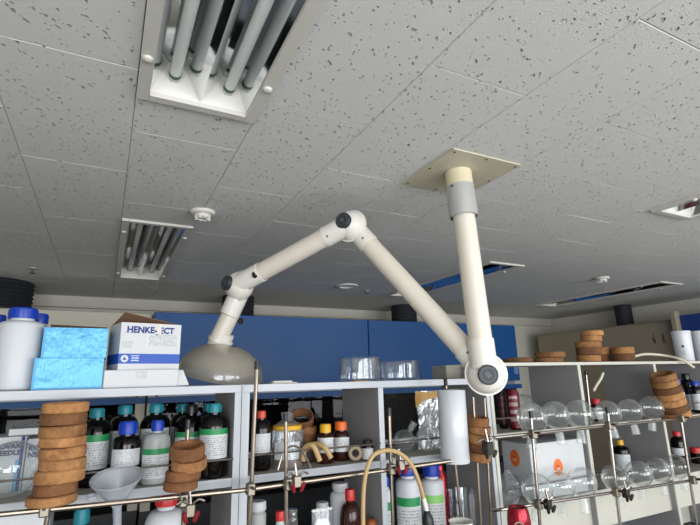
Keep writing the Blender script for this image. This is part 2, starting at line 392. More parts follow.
p = PZ(347, 285.5, H); t = thing('downlight', 'round recessed downlight in ceiling beyond the bent arm', 'downlight', (p.x, p.y, H))
MB().lathe([(.055, 0), (.085, -.001), (.083, -.010), (.06, -.012), (.055, -.004)], 28, closed=True).build('trim_ring', PLASW, t)
MB().lathe([(0, -.006), (.045, -.005), (.056, -.003)], 24).build('lens', TUBEG, t)
p = PZ(367, 291, H); t = thing('sprinkler_head', 'small sprinkler head beside the round downlight', 'sprinkler', (p.x, p.y, H))
MB().lathe([(0, -.001), (.03, -.001), (.028, -.006), (.01, -.008)], 20).build('rosette', ALU, t)
MB().lathe([(.007, -.008), (.007, -.025), (.015, -.027), (.0, -.029)], 12).build('deflector', STEEL, t)

# ------------------------------------------------------------------ articulated extraction arm
U = Vector((-math.cos(math.radians(50)), math.sin(math.radians(50)), 0)); NV = Vector((-math.sin(math.radians(50)), -math.cos(math.radians(50)), 0))
C0 = PZ(457.8, 171, H); B1 = CAM+ray(486, 374)*1.5
def onarm(px, py):
    d = ray(px, py); return CAM+d*((B1-CAM).dot(NV)/d.dot(NV))
E2 = onarm(351, 226); E3 = onarm(239.5, 286); NK = onarm(217, 342)
arm = thing('extraction_arm', 'ivory articulated fume extraction arm hanging from a square ceiling plate', 'extraction arm', (C0.x, C0.y, H))
O = Vector((C0.x, C0.y, H))
def seg(a, b, prof, name, material, n=28):      # prof: (radius, fraction or metres along a->b)
    a = Vector(a); b = Vector(b); L = (b-a).length
    return MB().lathe([(r, z) for r, z in prof], n, Matrix.Translation(a-O) @ align(b-a)).build(name, material, arm)
pts = [PZ(404, 182, H), PZ(457, 149, H), PZ(517.5, 163, H), PZ(452, 190, H)]
pl = MB(); pl.box(.92-C0.x, 1.212-C0.x, 1.055-C0.y, 1.352-C0.y, -.006, -.001)
plate = pl.build('ceiling_plate', CREAMPL, arm, smooth=False)
for sx, sy in ((.935, 1.07), (.935, 1.337), (1.197, 1.07), (1.197, 1.337), (1.066, 1.068), (1.066, 1.34), (.933, 1.2), (1.199, 1.2)):
    MB().lathe([(0, -.009), (.004, -.008), (.0045, -.006)], 10).build('screw', SCREW, plate, loc=(sx-C0.x, sy-C0.y, 0))
cax = (B1+NV*.022-O); cl = cax.length; cdir = cax/cl
def onc(d): return O+cdir*d
R_ = .0370
seg(onc(.004), onc(.08), [(.046, 0), (.046, .075), (.043, .078)], 'neck_sleeve', mat('cream_pipe', 'ddd2b4', .4))
seg(onc(.06), onc(.16), [(.046, 0), (.0485, 0), (.0485, .110), (.045, .113)], 'steel_sleeve', ALU)
for a in (.8, 2.6, 5):
    MB().lathe([(0, .003), (.0045, .002), (.0045, -.002)], 8, Matrix.Translation(onc(.07)-O) @ Matrix.Rotation(a, 4, 'Z') @ Matrix.Translation((0, -.0485, 0)) @ Matrix.Rotation(PI/2, 4, 'X')).build('screw', SCREW, arm)
seg(onc(.163), onc(cl-.10), [(.040, 0), (R_, .012), (R_, cl-.258)], 'column_tube', IVTUBE)
seg(onc(cl-.108), onc(cl), [(R_, 0), (.0415, 0), (.0415, .09)], 'column_collar', IVORY)
def joint(c, name, rad=.058, axis=NV):
    mt = Matrix.Translation(c-O) @ align(axis)
    prof = [(0, -rad*.92)]+[(rad*math.cos(a), rad*.92*math.sin(a)) for a in [(-75+15*k)*PI/180 for k in range(5)]]
    prof += [(rad*1.0, -.006), (rad*1.07, -.006), (rad*1.07, .002), (rad*1.0, .002)]
    prof += [(rad*.97*math.cos(a), .002+rad*.90*math.sin(a)) for a in [(8+12*k)*PI/180 for k in range(6)]]+[(.03, rad*.93)]
    j = MB().lathe(prof, 36, mt).build(name, IVORY, arm)
    cp = MB().lathe([(.0305, rad*.80), (.0305, rad*1.06), (.028, rad*1.10), (0, rad*1.10)], 28, mt).build('joint_cap', mat('dark_cap', '2b3036', .45), j)
    MB().lathe([(.0225, rad*1.101), (.0225, rad*1.112), (.0205, rad*1.112), (.0205, rad*1.101)], 24, mt, closed=True).build('cap_emblem', mat('cap_emblem_grey', '5c6670', .5), j)
    e = MB()
    for dx in (-.006, .001): e.box(dx, dx+.005, -.009, .009, rad*1.101, rad*1.108)
    ob = e.build('cap_emblem', MATS['cap_emblem_grey'], j, smooth=False); ob.data.transform(mt @ Matrix.Rotation(.6, 4, 'Z'))
    return j
joint(B1, 'lower_joint', .062, Vector((-.60, -.80, -.04)).normalized()); joint(E2, 'elbow_joint', .060, Vector((-.835, -.53, .10)).normalized()); joint(E3, 'hood_joint', .062, Vector((-.87, -.24, .10)).normalized())
def link(a, b, offa, offb, ca, cb, nm):
    a = a+NV*offa; b = b+NV*offb; L = (b-a).length; d = (b-a)/L
    seg(a+d*(ca-.01), b-d*(cb-.01), [(R_, 0), (R_, L-ca-cb+.02)], nm+'_tube', IVTUBE)
    seg(a+d*.012, b, [(.0405, 0), (.0405, ca-.012), (R_, ca-.012)], 'collar', IVORY)
    seg(b-d*.012, a, [(.0405, 0), (.0405, cb-.012), (R_, cb-.012)], 'collar', IVORY)
    for q in (a+d*(ca-.02), b-d*(cb-.02)):
        dirn = (CAM-q); dirn = (dirn-d*dirn.dot(d)).normalized()
        MB().lathe([(0, .002), (.004, .001), (.004, -.003)], 8, Matrix.Translation(q+dirn*.0405-O) @ align(dirn)).build('screw', SCREW, arm)
link(B1, E2, -.026, -.022, .105, .10, 'lower_arm')
link(E2, E3, .022, .018, .105, .125, 'upper_arm')
d2 = (E2-E3).normalized(); q = E3+NV*.02+d2*.105
MB().rbox(-.008, .008, -.012, .012, 0, .014, .002).build('tension_knob', DARKM, arm, loc=q+((CAM-q)-d2*(CAM-q).dot(d2)).normalized()*.038-O, rot=(1.0, .2, .4))
ax = (NK-E3); nl = ax.length; nd = ax/nl; e3 = E3-NV*.018
seg(e3+nd*.01, NK, [(.0405, 0), (.0405, .115), (R_, .118)], 'collar', IVORY)
seg(e3+nd*.10, NK, [(R_, 0), (R_*.98, nl-.12), (R_*1.05, nl-.10)], 'nozzle_tube', IVTUBE)
for a in (-.3, .0):
    pass
hk = e3+nd*(nl*.62)+UP*0+RT*.045
MB().lathe([(0, .016), (.012, .014), (.012, 0), (.005, 0), (.005, -.02)], 12, Matrix.Translation(hk-O) @ align(RT)).build('damper_knob', DARKM, arm)
hc = onarm(217.5, 377)-NV*.018; hax = (Vector((0, 0, 1))*.5+(-nd)*.7).normalized(); hh = (NK-NV*.018-hc).dot(hax)
hr = .169
mt = Matrix.Translation(hc-O) @ align(hax)
neckd = (NK-NV*.018)
seg(neckd-nd*.045, neckd+nd*.02, [(R_, 0), (.046, .004), (.046, .028), (.052, .032), (.052, .038), (.047, .042), (.044, .075)], 'hood_collar', IVORY, 24)
prof = [(hr, .0)]
for k in range(1, 10):
    a = k/9*PI/2*.84; prof.append((hr*math.cos(a)*.995, .012+(hh*.98-.012)*math.sin(a)/math.sin(PI/2*.84)))
hd = MB().lathe(prof, 48, mt).build('hood_dome', HOODPL, arm)
MB().lathe([(hr, -.001), (hr+.006, -.001), (hr+.006, .012), (hr, .012)], 48, mt, closed=True).build('hood_rim', mat('grey_rim', '9b988d', .3), hd)

# ------------------------------------------------------------------ background: fume hoods, cabinets, ducts
def fumehood(label, xa, xb, yf, ztop, panel, side, group=None):
    t = thing('fume_hood', label, 'fume hood', ((xa+xb)/2, yf, 0), group=group); w_ = (xb-xa)/2-.004; dp = Y1-yf-.01; zt = CAMZ+ztop; zb = CAMZ-.055
    MB().rbox(-w_, w_, 0, .03, zb, zt, .004).build('front_panel', panel, t, smooth=False)
    MB().box(-w_, -w_+.05, .032, dp, .9, zt-.005).build('side_panel', side, t, smooth=False)
    MB().box(w_-.05, w_, .032, dp, .9, zt-.005).build('side_panel', side, t, smooth=False)
    MB().box(-w_+.05, w_-.05, .032, dp, zt-.03, zt-.005).build('roof_panel', side, t, smooth=False)
    MB().box(-w_+.05, w_-.05, dp-.03, dp, .9, zt-.03).build('back_panel', HDARK, t, smooth=False)
    MB().box(-w_, w_, .0, dp, .86, .90).build('worktop', BENCHT, t, smooth=False)
    MB().box(-w_, w_, .03, dp, 0, .86).build('base_cabinet', mat('charcoal_base', '343539', .6), t, smooth=False)
    MB().box(-w_, w_, -.01, .03, zb-.075, zb-.035).build('sash_rail', panel if panel is HBLUE else HBLUE, t, smooth=False)
    s = MB().box(-w_+.05, w_-.05, .012, .018, 1.2, zb-.076).build('sash_glass', PANE, t, smooth=False)
    MB().rbox(-w_+.05, w_-.05, .004, .03, 1.16, 1.20, .004).build('sash_grip', ALU, t, smooth=False)
    MB().box(-w_+.06, w_-.06, .02, .03, zb-.034, zb-.002).build('light_strip', mat('grey_glazing', '8e9aa4', .2), t, smooth=False)
    for sx in (-1, 1):
        MB().box(sx*w_-(.06 if sx > 0 else 0), sx*w_+(.06 if sx < 0 else 0), 0, .03, .9, zb-.076).build('door_post', side, t, smooth=False)
    for k in range(5):           # scaffold rods inside
        x = -w_*.8+k*w_*.4
        MB().tube([(x, dp*.55, .91), (x, dp*.55, zb-.15)], .007, 6).build('scaffold_rod', DARKM, t)
    for z in (1.3, 1.5): MB().tube([(-w_*.85, dp*.54, z), (w_*.85, dp*.54, z)], .007, 6).build('scaffold_rod', DARKM, t)
    return t
YF = 3.6
xa, xm, xb = P(154, 312, YF).x, P(368, 320, YF).x, P(515, 326, YF).x
ZT = P(300, 317.3, YF).z-CAMZ
fumehood('blue-fronted fume hood behind the bent arm and its dome', xa, xm, YF, ZT, HBLUE, HCREAM)
fumehood('blue-fronted fume hood behind the ceiling duct column, next to the corner', xm, xb, YF, ZT, HBLUE, HCREAM)
fumehood('cream-fronted fume hood behind the plastic jugs and light-blue boxes', xa-1.7, xa-.004, YF+.06, P(100, 310.5, YF).z-CAMZ, HCREAM, HCREAM)
p0 = P(509, 357, YF-.01); t = MB().rbox(-.03, .03, -.012, 0, -.05, .05, .003).build('switch_box', mat('pale_blue_box', '6d92c0', .5), loc=(xb-.06, YF-.001, P(514, 369, YF).z)); tag(t, 'small pale switch box at the end of the blue fume hood', 'switch')
def duct(px, py, Y, dia, label, zb):
    p = P(px, py, Y); t = thing('exhaust_duct', label, 'duct', (p.x, Y, CAMZ+zb)); L = H-CAMZ-zb
    prof = []; n = 14
    for k in range(n+1): prof += [(dia/2*(1 if k % 2 else .94), L*k/n)]
    MB().lathe(prof, 28).build('flexible_hose', DUCTM, t)
    MB().lathe([(dia/2+.02, 0), (dia/2+.02, .012), (dia/2, .012)], 28).build('flange', BLACKP, t)
duct(238, 308, YF+.35, .27, 'dark flexible duct above the fume hood behind the dome', ZT+.001)
duct(404, 314, YF+.35, .26, 'dark flexible duct above the fume hood behind the lower arm', ZT+.001)
duct(-4, 303, 3.55+.35, .42, 'dark wide flexible duct above the cream fume hood', P(100, 310.5, YF).z-CAMZ+.001)
# cream service bulkhead along the back wall under the ceiling
struct(MB().box(X0, X1-.02, Y1-.05, Y1, H-.09, H).build('trim_1', mat('bulkhead_paint', 'c9c6bb', .8), smooth=False))
# beige row along the right wall
XC = 4.72; bz = P(600, 327.5, YF).z
def onx(px, py, X):
    d = ray(px, py); return CAM+d*(X/d.x)
a1 = onx(537, 334.5, XC); a2 = onx(677, 319, XC)
t = thing('beige_cabinet', 'long beige metal cabinet along the wall behind the cork rings', 'cabinet', (XC, (a1.y+a2.y)/2, 0)); hw = (min(a1.y, Y1-.06)-a2.y)/2; t.location.y = (min(a1.y, Y1-.06)+a2.y)/2
MB().rbox(0, X1-XC-.02, -hw, hw, 0, a2.z, .004).build('body', HBEIGE, t, smooth=False)
MB().box(-.012, .0, -hw+.02, hw-.02, a2.z-.012, a2.z).build('top_trim', mat('beige_trim', '8a806f', .5), t, smooth=False)
for k in range(2):
    for j in range(6):
        MB().box(-.002, 0, -.006*j, -.006*j+.005, 0, .02+.012*((j*7+k) % 4)).build('stencil_mark', mat('faded_stencil', '4a3f35', .7), t, smooth=False, loc=(-.001, -hw+.14+.09*k+.01*j, a2.z-.21+.02*(j % 3)))
t = thing('navy_cabinet', 'navy blue cabinet with a cream side post beside the beige cabinet', 'cabinet', (XC-.05, a2.y-.45, 0)); zz = onx(678, 313, XC).z
MB().rbox(0, X1-XC+.02, -.4, .4, 0, zz-.03, .004).build('body', HBLUE2, t, smooth=False)
MB().rbox(-.06, .02, .402, .448, 0, zz+.01, .004).build('side_post', HBEIGE, t, smooth=False)
p = onx(624, 316, XC+.2); duct(624, 316, p.y, .17, 'dark duct pipe above the beige cabinet', a2.z-CAMZ+.001)

# ------------------------------------------------------------------ island bench with reagent shelves
YS = 1.50; SD = .29; YB = YS+SD
ZT1 = CAMZ-.010; ZM1 = CAMZ-.275; ZL1 = CAMZ-.62; ZT3 = CAMZ+.050; ZU3 = CAMZ-.226; ZL3 = CAMZ-.495; ZBN = .86
bn = thing('island_bench', 'long laboratory island bench under the reagent shelves', 'bench', (1, YS+.1, 0))
MB().rbox(-2.7, 2.75, -.42, .85, .82, ZBN, .006).build('worktop', BENCHT, bn, smooth=False)
for k in range(6):
    MB().box(-2.68+.905*k, -2.68+.905*k+.9, -.36, .8, .08, .819).build('base_cabinet', GREYC, bn, smooth=False)
MB().box(-2.6, 2.7, -.3, .75, 0, .08).build('plinth', BLACKP, bn, smooth=False)
def unit(name, label, xs, ztop, tt, shelves, z0, ends, edge, top_mat, xl, xr, rails):
    t = thing(name, label, 'shelf unit', ((xl+xr)/2, YS, z0)); ox, oy, oz = (xl+xr)/2, YS, z0
    b = MB().box(xl-ox, xr-ox, .004, SD, ztop-tt-oz, ztop-oz).build('top_board', top_mat, t, smooth=False)
    MB().box(xl-ox, xr-ox, 0, .0038, ztop-tt-oz, ztop-oz).build('edge_band', edge, b, smooth=False)
    for x, th in xs:
        d_ = MB().box(x-th/2-ox, x+th/2-ox, .004, SD, 0, ztop-tt-.0005-oz).build('divider', GREYP, t, smooth=False)
        MB().box(x-th/2-ox, x+th/2-ox, 0, .0038, 0, ztop-tt-.0005-oz).build('edge_band', edge, d_, smooth=False)
    bays = [(xs[k][0]+xs[k][1]/2, xs[k+1][0]-xs[k+1][1]/2) for k in range(len(xs)-1)]
    for z, th in shelves:
        for a, c in bays:
            s_ = MB().box(a+.0005-ox, c-.0005-ox, .006, SD, z-th-oz, z-oz).build('shelf', SHELFT, t, smooth=False)
            MB().box(a+.0005-ox, c-.0005-ox, .002, .0058, z-th-oz, z-oz).build('edge_band', edge, s_, smooth=False)
    for z in rails:
        for a, c in bays:
            MB().tube([(a-ox, -.004, z-oz), (c-ox, -.004, z-oz)], .0028, 8).build('guard_rail', STEEL, t)
    return t
XD = P(240.5, 440, YS).x-.0; XD2 = P(382.5, 440, YS).x; XR = P(496, 450, YS).x
unit('reagent_shelf', 'white-edged shelf unit carrying the teal-capped bottles and the light-blue boxes', [(XD-1.2, .02), (XD-.011, .02)], ZT1, .022, [(ZM1, .024), (ZL1, .022)], ZBN, 2, WHITEB, WHITEB, XD-1.21, XD-.001, [CAMZ-.222])
unit('reagent_shelf', 'white-edged shelf unit with the rubber tubing, flasks and foil bag', [(XD+.013, .024), (XD2, .020), (XR-.016, .016)], ZT1, .022, [(ZM1, .022), (ZL1, .022)], ZBN, 2, WHITEB, WHITEB, XD+.001, XR-.008, [CAMZ-.218])
XE1 = P(583.5, 400, YS).x; XE2 = P(660.5, 400, YS).x
u3 = unit('flask_shelf', 'aged white shelf unit holding rows of inverted round-bottom flasks', [(XR+.004, .016), (XE1, .018), (XE2, .018), (2*XE2-XE1, .018)], ZT3, .013, [(ZU3, .016), (ZL3, .016)], ZBN, 2, SHELFW, SHELFW, XR-.004, 2*XE2-XE1+.01, [CAMZ-.168, CAMZ-.43])
ox = u3.location.x
MB().box(XR+.02-ox, 2*XE2-XE1-ox, .03, .045, ZL3-.155-ZBN, ZL3-.017-ZBN).build('front_apron', SHELFW, u3, smooth=False)
MB().box(XE1+.02-ox, XE2-.02-ox, SD-.012, SD-.004, .005, ZL3-.13-ZBN).build('rear_panel', GREYC, u3, smooth=False)
MB().box(XE2+.02-ox, 2*XE2-XE1-.02-ox, SD-.012, SD-.004, .005, ZL3-.13-ZBN).build('rear_panel', SHELFW, u3, smooth=False)
MB().box(XR+.02-ox, XE1-.02-ox, SD-.012, SD-.004, .005, ZL3-.13-ZBN).build('rear_panel', SHELFW, u3, smooth=False)

# ------------------------------------------------------------------ rods and clamps
YL = 1.40
def rodpts(a, b, Y, Y2=None): return [P(a[0], a[1], Y), P(b[0], b[1], Y2 or Y)]
def ext(p, z):                     # extend the line p[0]->p[1] down to height z
    d = p[1]-p[0]; return [p[0], p[0]+d*((z-p[0].z)/d.z)]
def lattice(label, verts, horiz, r, material, bosses):
    t = thing('rod_lattice', label, 'rod lattice', tuple(P(*horiz[0][0], horiz[0][2]).to_2d())+(ZBN,)); o = t.location
    vs = []
    for a, b, Y, r_, tip in verts:
        p = ext(rodpts(a, b, Y), ZBN+.004)
        rd = MB().tube([q-o for q in p], r_, 10).build('upright_rod', material, t); vs.append(p)
        MB().lathe([(0, 0), (.022, 0), (.022, .012), (.009, .018), (.009, .03)], 14).build('foot', DARKM, t, loc=p[1]-o)
        if tip:
            d = (p[0]-p[1]).normalized()
            MB().tube([p[0]-d*.022-o, p[0]+d*.003-o], r_*1.25, 10).build('rubber_tip', BLACKP, rd)
    for a, b, Y in horiz:
        MB().tube([q-o for q in rodpts(a, b, Y)], r, 10).build('cross_rod', material, t)
    for px, py, Y in bosses:
        p = P(px, py, Y-.012)-o
        bb = MB().rbox(-.011, .011, -.013, .013, -.016, .016, .003).build('boss_head', mat('tarnished_steel', '8d8478', .35, .9), t, loc=p)
        MB().tube([(0, -.014, .006), (0, -.032, .006)], .004, 8).build('thumb_screw', DARKM, bb)
    return t
lattice('steel rod lattice in front of the teal-capped bottles', [((66, 408), (46, 525), YL+.015, .0055, False), ((188, 421), (183, 525), YL+.022, .0055, True), ((257, 362), (249.5, 525), YL+.024, .0062, True)],
        [((-70, 521.5), (251, 489.5), YL)], .0062, RODD, [(45, 509, YL), (183.5, 500, YL), (250.5, 489, YL)])
lattice('steel rod lattice in front of the rubber tubing and clear flasks', [((285.5, 414), (286.5, 525), YL+.022, .0058, True), ((389, 409), (393, 525), YL+.022, .0058, True), ((445.3, 379.5), (462, 525), YL+.026, .0058, True), ((473, 397), (481, 525), YL+.026, .0058, False), ((484.5, 398), (491, 525), YL+.01, .005, False)],
        [((255.5, 488.6), (452, 461), YL)], .0062, RODD, [(288, 484, YL), (391, 469, YL)])
YR = 1.345
lattice('chrome rod lattice holding the round-bottom flasks', [((530.5, 412), (540, 525), YR+.018, .0062, True), ((607, 408), (620, 525), YR+.018, .0062, True), ((680.5, 418), (697, 525), YR+.018, .0062, False)],
        [((486, 438.5), (720, 414.5), YR), ((492, 511), (720, 476), YR)], .0056, STEEL, [(533, 434, YR), (538.5, 504, YR), (609, 425.5, YR), (616, 492, YR), (682, 418.5, YR), (693, 480, YR)])
p = ext(rodpts((586, 375), (593, 440), YS+.2), ZU3+.001); t = thing('loose_rod', 'thin chrome rod with black tip leaning behind the red-capped bottle', 'rod', p[1])
rd = MB().tube([(0, 0, .003), p[0]-p[1]], .006, 10).build('rod', STEEL, t); MB().tube([p[0]-p[1], p[0]-p[1]+Vector((0, 0, .02))], .0075, 10).build('rubber_tip', BLACKP, t)
def clamp(px, py, Y, label, red=True, s=1.0):
    p = P(px, py, Y); t = thing('prong_clamp', label, 'clamp', p); k = s
    MB().rbox(-.012*k, .012*k, -.012*k, .012*k, -.014*k, .018*k, .003).build('clamp_body', MATS['tarnished_steel'] if red else DARKM, t)
    MB().tube([(0, -.004, .014*k), (-.004*k, .0, .05*k)], .004, 8).build('clamp_stem', STEEL, t)
    for sx in (-1, 1):
        MB().lathe([(0, -.014), (.005, -.013), (.0065, .0), (.005, .013), (0, .014)], 10).build('wing_knob', REDK if red else DARKM, t, loc=(sx*.014*k, -.012, -.012*k), rot=(.3, sx*.35, 0))
        MB().tube(spline([(sx*.006*k, 0, .016*k), (sx*.02*k, -.006, .026*k), (sx*.034*k, -.004, .020*k)], 5), .0035, 8).build('prong', STEEL, t)
clamp(190, 511, YL-.02, 'metal clamp with red wing knobs hanging under the small cork stack')
clamp(296.5, 482, YL-.024, 'metal clamp with red wing knobs beside the rod by the yellow-lidded jar')
clamp(400.5, 465.5, YL-.024, 'metal clamp with red wing knobs below the tan hose arch')
clamp(488, 449, YL-.07, 'dark clamp fixed to the rods between the cork rings and the logo box', False, 1.3)
clamp(548, 505, YR-.02, 'dark clamp with knobs on the lower chrome rod by the red flask top', False)
clamp(626, 494, YR-.02, 'dark clamp knob on the lower chrome rod under the yellow-capped bottle', False)

# ------------------------------------------------------------------ cork rings
ring_cache = {}
def ring(p, r, th, label, axis=Vector((0, 0, 1)), material=CORK, group='cork rings', hole=.62):
    key = (round(r, 4), round(th, 4), material.name, hole)
    if key not in ring_cache:
        prof = [(r*hole, 0), (r-.003, 0), (r, .003), (r, th-.003), (r-.003, th), (r*(hole+.14), th), (r*(hole+.12), th-.004), (r*hole, .006)]
        o = MB().lathe(prof, 40, closed=True).build('cork_ring', material); ring_cache[key] = o.data
    else: o = bpy.data.objects.new('cork_ring', ring_cache[key]); COL.objects.link(o)
    o.location = p; o.rotation_euler = align(axis).to_euler(); return tag(o, label, 'cork ring', group)
def stack(pts, Y, what, group, mats=None, gap=.0006, lean=None):
    """pts: (px centre, py bottom, py top, width px) bottom to top"""
    n = len(pts)
    for k, (px, yb, yt, wd) in enumerate(pts):
        p = P(px, yb, Y); q = P(px, yt, Y); mpp = MPP(p); r = wd*mpp/2
        k2 = n-1-k
        lab = ('top' if k2 == 0 else 'bottom' if k == 0 else ORD[k2]+' from the top')+' cork ring '+what
        tilt = Vector(lean) + Vector((random.uniform(-.015, .015), random.uniform(-.015, .015), 0)) if lean else Vector((random.uniform(-.03, .03), random.uniform(-.03, .03), 1))
        ring(p, r, max(.012, (q-p).z-gap), lab[:1].upper()+lab[1:] if False else lab, tilt, mats[k] if mats else CORK, group)
ys = [(51.5, 503.5, 494, 53), (55, 494, 481.5, 46), (59.5, 481.5, 468.5, 52), (62, 468.5, 457.5, 49), (62.5, 457.5, 446, 49), (62.5, 446, 436, 49), (62.5, 436, 424.5, 49), (63, 424.5, 412.5, 49), (65.5, 412.5, 402, 48)]
M9 = [CORK, CORKD, CORK, CORK, CORK, CORK, CORK, CORKD, CORK]
stack(ys, YL-.005, 'of the tall stack beside the needle boxes', 'tall cork stack', M9)
stack([(180.5, 489, 479.5, 35), (183, 479.5, 469, 36)], YL-.012, 'of the two darker rings on the rod under the tilted pair', 'small cork stack lower', [CORKD, CORKD])
stack([(189, 468, 457, 36), (187, 457, 444, 36)], YL-.012, 'of the tilted pair beside the white-labelled milky bottle', 'small cork stack upper', [CORK, CORKD], lean=(-.06, -.22, 1))
stack([(479, 460, 451, 23.5), (479.5, 451, 442, 23), (477.5, 442, 433, 23), (478.5, 433, 425, 24), (477, 425, 416, 24)], YL+.02, 'on the rod beside the film roll', 'cork rings by the film roll', [CORK, CORKD, CORK, CORK, CORKD], lean=(.03, -.17, 1))
# top of the flask shelf
YT = YS+.09
stack([(518, 363.2, 358.2, 30)], YT, 'lying alone on the shelf next to the white joint ball', None, [CORKD])
stack([(549, 362.6, 357.6, 29), (550.5, 357.6, 352, 31)], YT, 'of the low pair beside the tall double pile', 'low cork pair', [CORK, CORK])
stack([(589, 361.8, 355.3, 25), (588.5, 355.3, 347.8, 25), (588.5, 347.8, 341.8, 27), (591.5, 341.8, 336, 22), (592, 336, 331, 24)], YT-.01, 'of the tall pile on the flask shelf', 'tall pile on flask shelf', [CORK, CORKD, CORK, CORK, CORK])
stack([(602, 361.6, 355, 18), (602, 355, 347.8, 19)], YT+.10, 'of the pair tucked behind the tall pile', 'pair behind the tall pile', [CORKD, CORK])
stack([(623.5, 361.4, 354, 25), (623, 354, 347.2, 24)], YT, 'of the pair beside the cream hose', 'pair by the cream hose', [CORKD, CORK])
# leaning stack held on a tilted rod
bp = P(676.5, 417, YR+.05); tp = P(661.5, 373.5, YR+.05); n7 = 7; axd = (tp-bp).normalized(); st = (tp-bp).length/n7
for k in range(n7):
    ring(bp+axd*(st*k), (33-.55*k)*MPP(bp)/2, st-.0008, ('bottom' if k == 0 else 'top' if k == n7-1 else ORD[n7-1-k]+' from the top')+' cork ring of the leaning stack by the blue-capped bottles', axd, CORKD if k in (1, 4) else CORK, 'leaning cork stack')

# ------------------------------------------------------------------ bottles
def bottle(px, yt, wd, Y, zbase, label, capm, body=AMBER, lab=None, style='reagent', base_px=None, lz=(.22, .66), cap_h=.125, cap_r=.46, neck=True, name='reagent_bottle', cat='bottle', group=None, liquid=None, span=1.15, sh=.66, yt_is_top=True, ribs=True):
    p = P(px, yt, Y); zt = p.z; h = zt-zbase; mid = P(px, (yt+490)/2 if base_px is None else (yt+base_px)/2, Y)
    r = wd*MPP(mid)/2; c = Vector((mid.x, Y, zbase+.0004)); a = az(c)
    t = thing(name, label, cat, c, (0, 0, a), group)
    cr = r*cap_r; nr = cr*.86; ch = h*cap_h
    prof = [(0, .004), (r*.86, 0), (r*.97, .004), (r, .012), (r, h*sh)]
    for k in range(1, 7):
        s = k/6; e = .5-.5*math.cos(s*PI*.92)
        prof.append((nr+(r-nr)*math.cos(s*PI/2)**.8, h*sh+(h-ch-h*sh-h*.03)*(math.sin(s*PI/2)**1.0)))
    prof += [(nr, h-ch*.3)]
    MB().lathe(prof, 32).build('body', body, t)
    n = 40; cp = MB(); vs = []
    prof = [(cr, h-ch), (cr*1.02, h-ch*.9), (cr, h-ch*.15), (cr*.9, h), (0, h)]
    cp.lathe(prof, 32)
    cap = cp.build('cap', capm, t)
    if ribs and wd > 22:
        for k in range(18):
            an = 2*PI*k/18; MB().box(cr*.98, cr*1.05, -.0012, .0012, h-ch*.92, h-ch*.2).build('cap_rib', capm, cap, smooth=False, rot=(0, 0, an))
    if lab:
        MB().patch(r+.0006, h*lz[0], h*lz[1], -span, span).build('label_sheet', lab, t)
    return t
YA = 1.575; YBk = 1.69
# back row, teal caps
bottle(93.5, 408.5, 33, YA+.05, ZM1, 'dark reagent bottle with teal cap half hidden by the tall cork stack', TEAL, lab=L_GREEN, base_px=490)
bottle(122.5, 405.5, 31, YBk+.0, ZM1, 'dark teal-capped bottle standing behind the blue-capped dark bottle', TEAL, lab=L_PLAIN, base_px=480)
bottle(154, 404, 31, YBk, ZM1, 'dark teal-capped bottle standing behind the milky bottle', TEAL, lab=L_PLAIN, base_px=480)
bottle(181, 404, 26, YBk+.05, ZM1, 'dark teal-capped bottle behind the black-capped dark bottle', TEAL, lab=L_PLAIN, base_px=478)
bottle(206.5, 403.5, 22, YBk+.04, ZM1, 'dark teal-capped bottle squeezed between the back rows', TEAL, lab=None, base_px=476)
# front row
bottle(213.5, 403.5, 30, YA-.022, ZM1, 'dark teal-capped bottle with green-banded label by the shelf divider', TEAL, lab=L_GREEN, base_px=475, lz=(.26, .66))
bottle(190, 405, 33, YA+.068, ZM1, 'dark bottle with black cap behind the small cork rings', BLACKP, lab=L_GREEN, base_px=478, lz=(.25, .62), cap_r=.36)
bottle(126, 421.5, 30, YA-.01, ZM1, 'squat dark bottle with a big ribbed blue cap', BLUEC, lab=L_PLAIN, base_px=486, lz=(.32, .58), cap_h=.20, cap_r=.62, sh=.62)
bottle(156, 420.5, 28, YA-.02, ZM1, 'milky plastic bottle with blue cap and green-banded label', BLUEC, MHDPE, L_GREEN, base_px=482, lz=(.1, .56), cap_h=.17, cap_r=.44, name='plastic_bottle')
# middle unit
bottle(261, 411, 20, YA, ZM1, 'dark bottle with coral cap and white label beside the tall rod', CORAL, lab=L_WIDE, base_px=470, lz=(.30, .62), cap_r=.44)
bottle(325.5, 424, 17, YA, ZM1, 'small amber bottle with yellow cap behind the rubber tubing', YELC, AMBERL, L_PLAIN, base_px=463, lz=(.28, .66), cap_h=.22, cap_r=.66, sh=.60)
bottle(341, 421.5, 17.5, YA+.02, ZM1, 'small amber bottle with orange cap and white label', ORANGEC, AMBERL, L_PLAIN, base_px=462, lz=(.24, .60), cap_h=.22, cap_r=.70, sh=.58)
bottle(367.5, 440, 12, YA-.03, ZM1, 'tiny dark vial with white label next to the grey divider', BLACKP, AMBER, L_PLAIN, base_px=459, lz=(.06, .6), cap_h=.2, cap_r=.8, sh=.68)
# lower level
bottle(80, 509, 34, YA, ZL1, 'dark teal-capped bottle on the lower shelf under the tall cork stack', TEAL, lab=L_GREEN, base_px=560)
bottle(165, 493.5, 42, YA-.02, ZL1, 'white plastic jug with red cap below the small cork rings', REDC, WHDPE, None, base_px=560, cap_h=.10, cap_r=.52, name='plastic_jug', sh=.72)
bottle(257.5, 501, 17, YA, ZL1, 'white cylindrical jar on the lower shelf beside the tall rod', WHDPE, MHDPE, None, base_px=560, cap_r=.98, sh=.84, cap_h=.1, name='plastic_jar', cat='jar')
bottle(280, 511, 11, YA-.03, ZL1, 'small white bottle with red cap on the lower shelf', REDC, WHDPE, None, base_px=560, cap_r=.85, cap_h=.12)
bottle(292.5, 509, 11, YA-.04, ZL1, 'slim clear glass vial beside the small red-capped bottle', GLASS, GLASS, None, base_px=560, cap_r=.9, cap_h=.05, name='glass_vial', cat='vial')
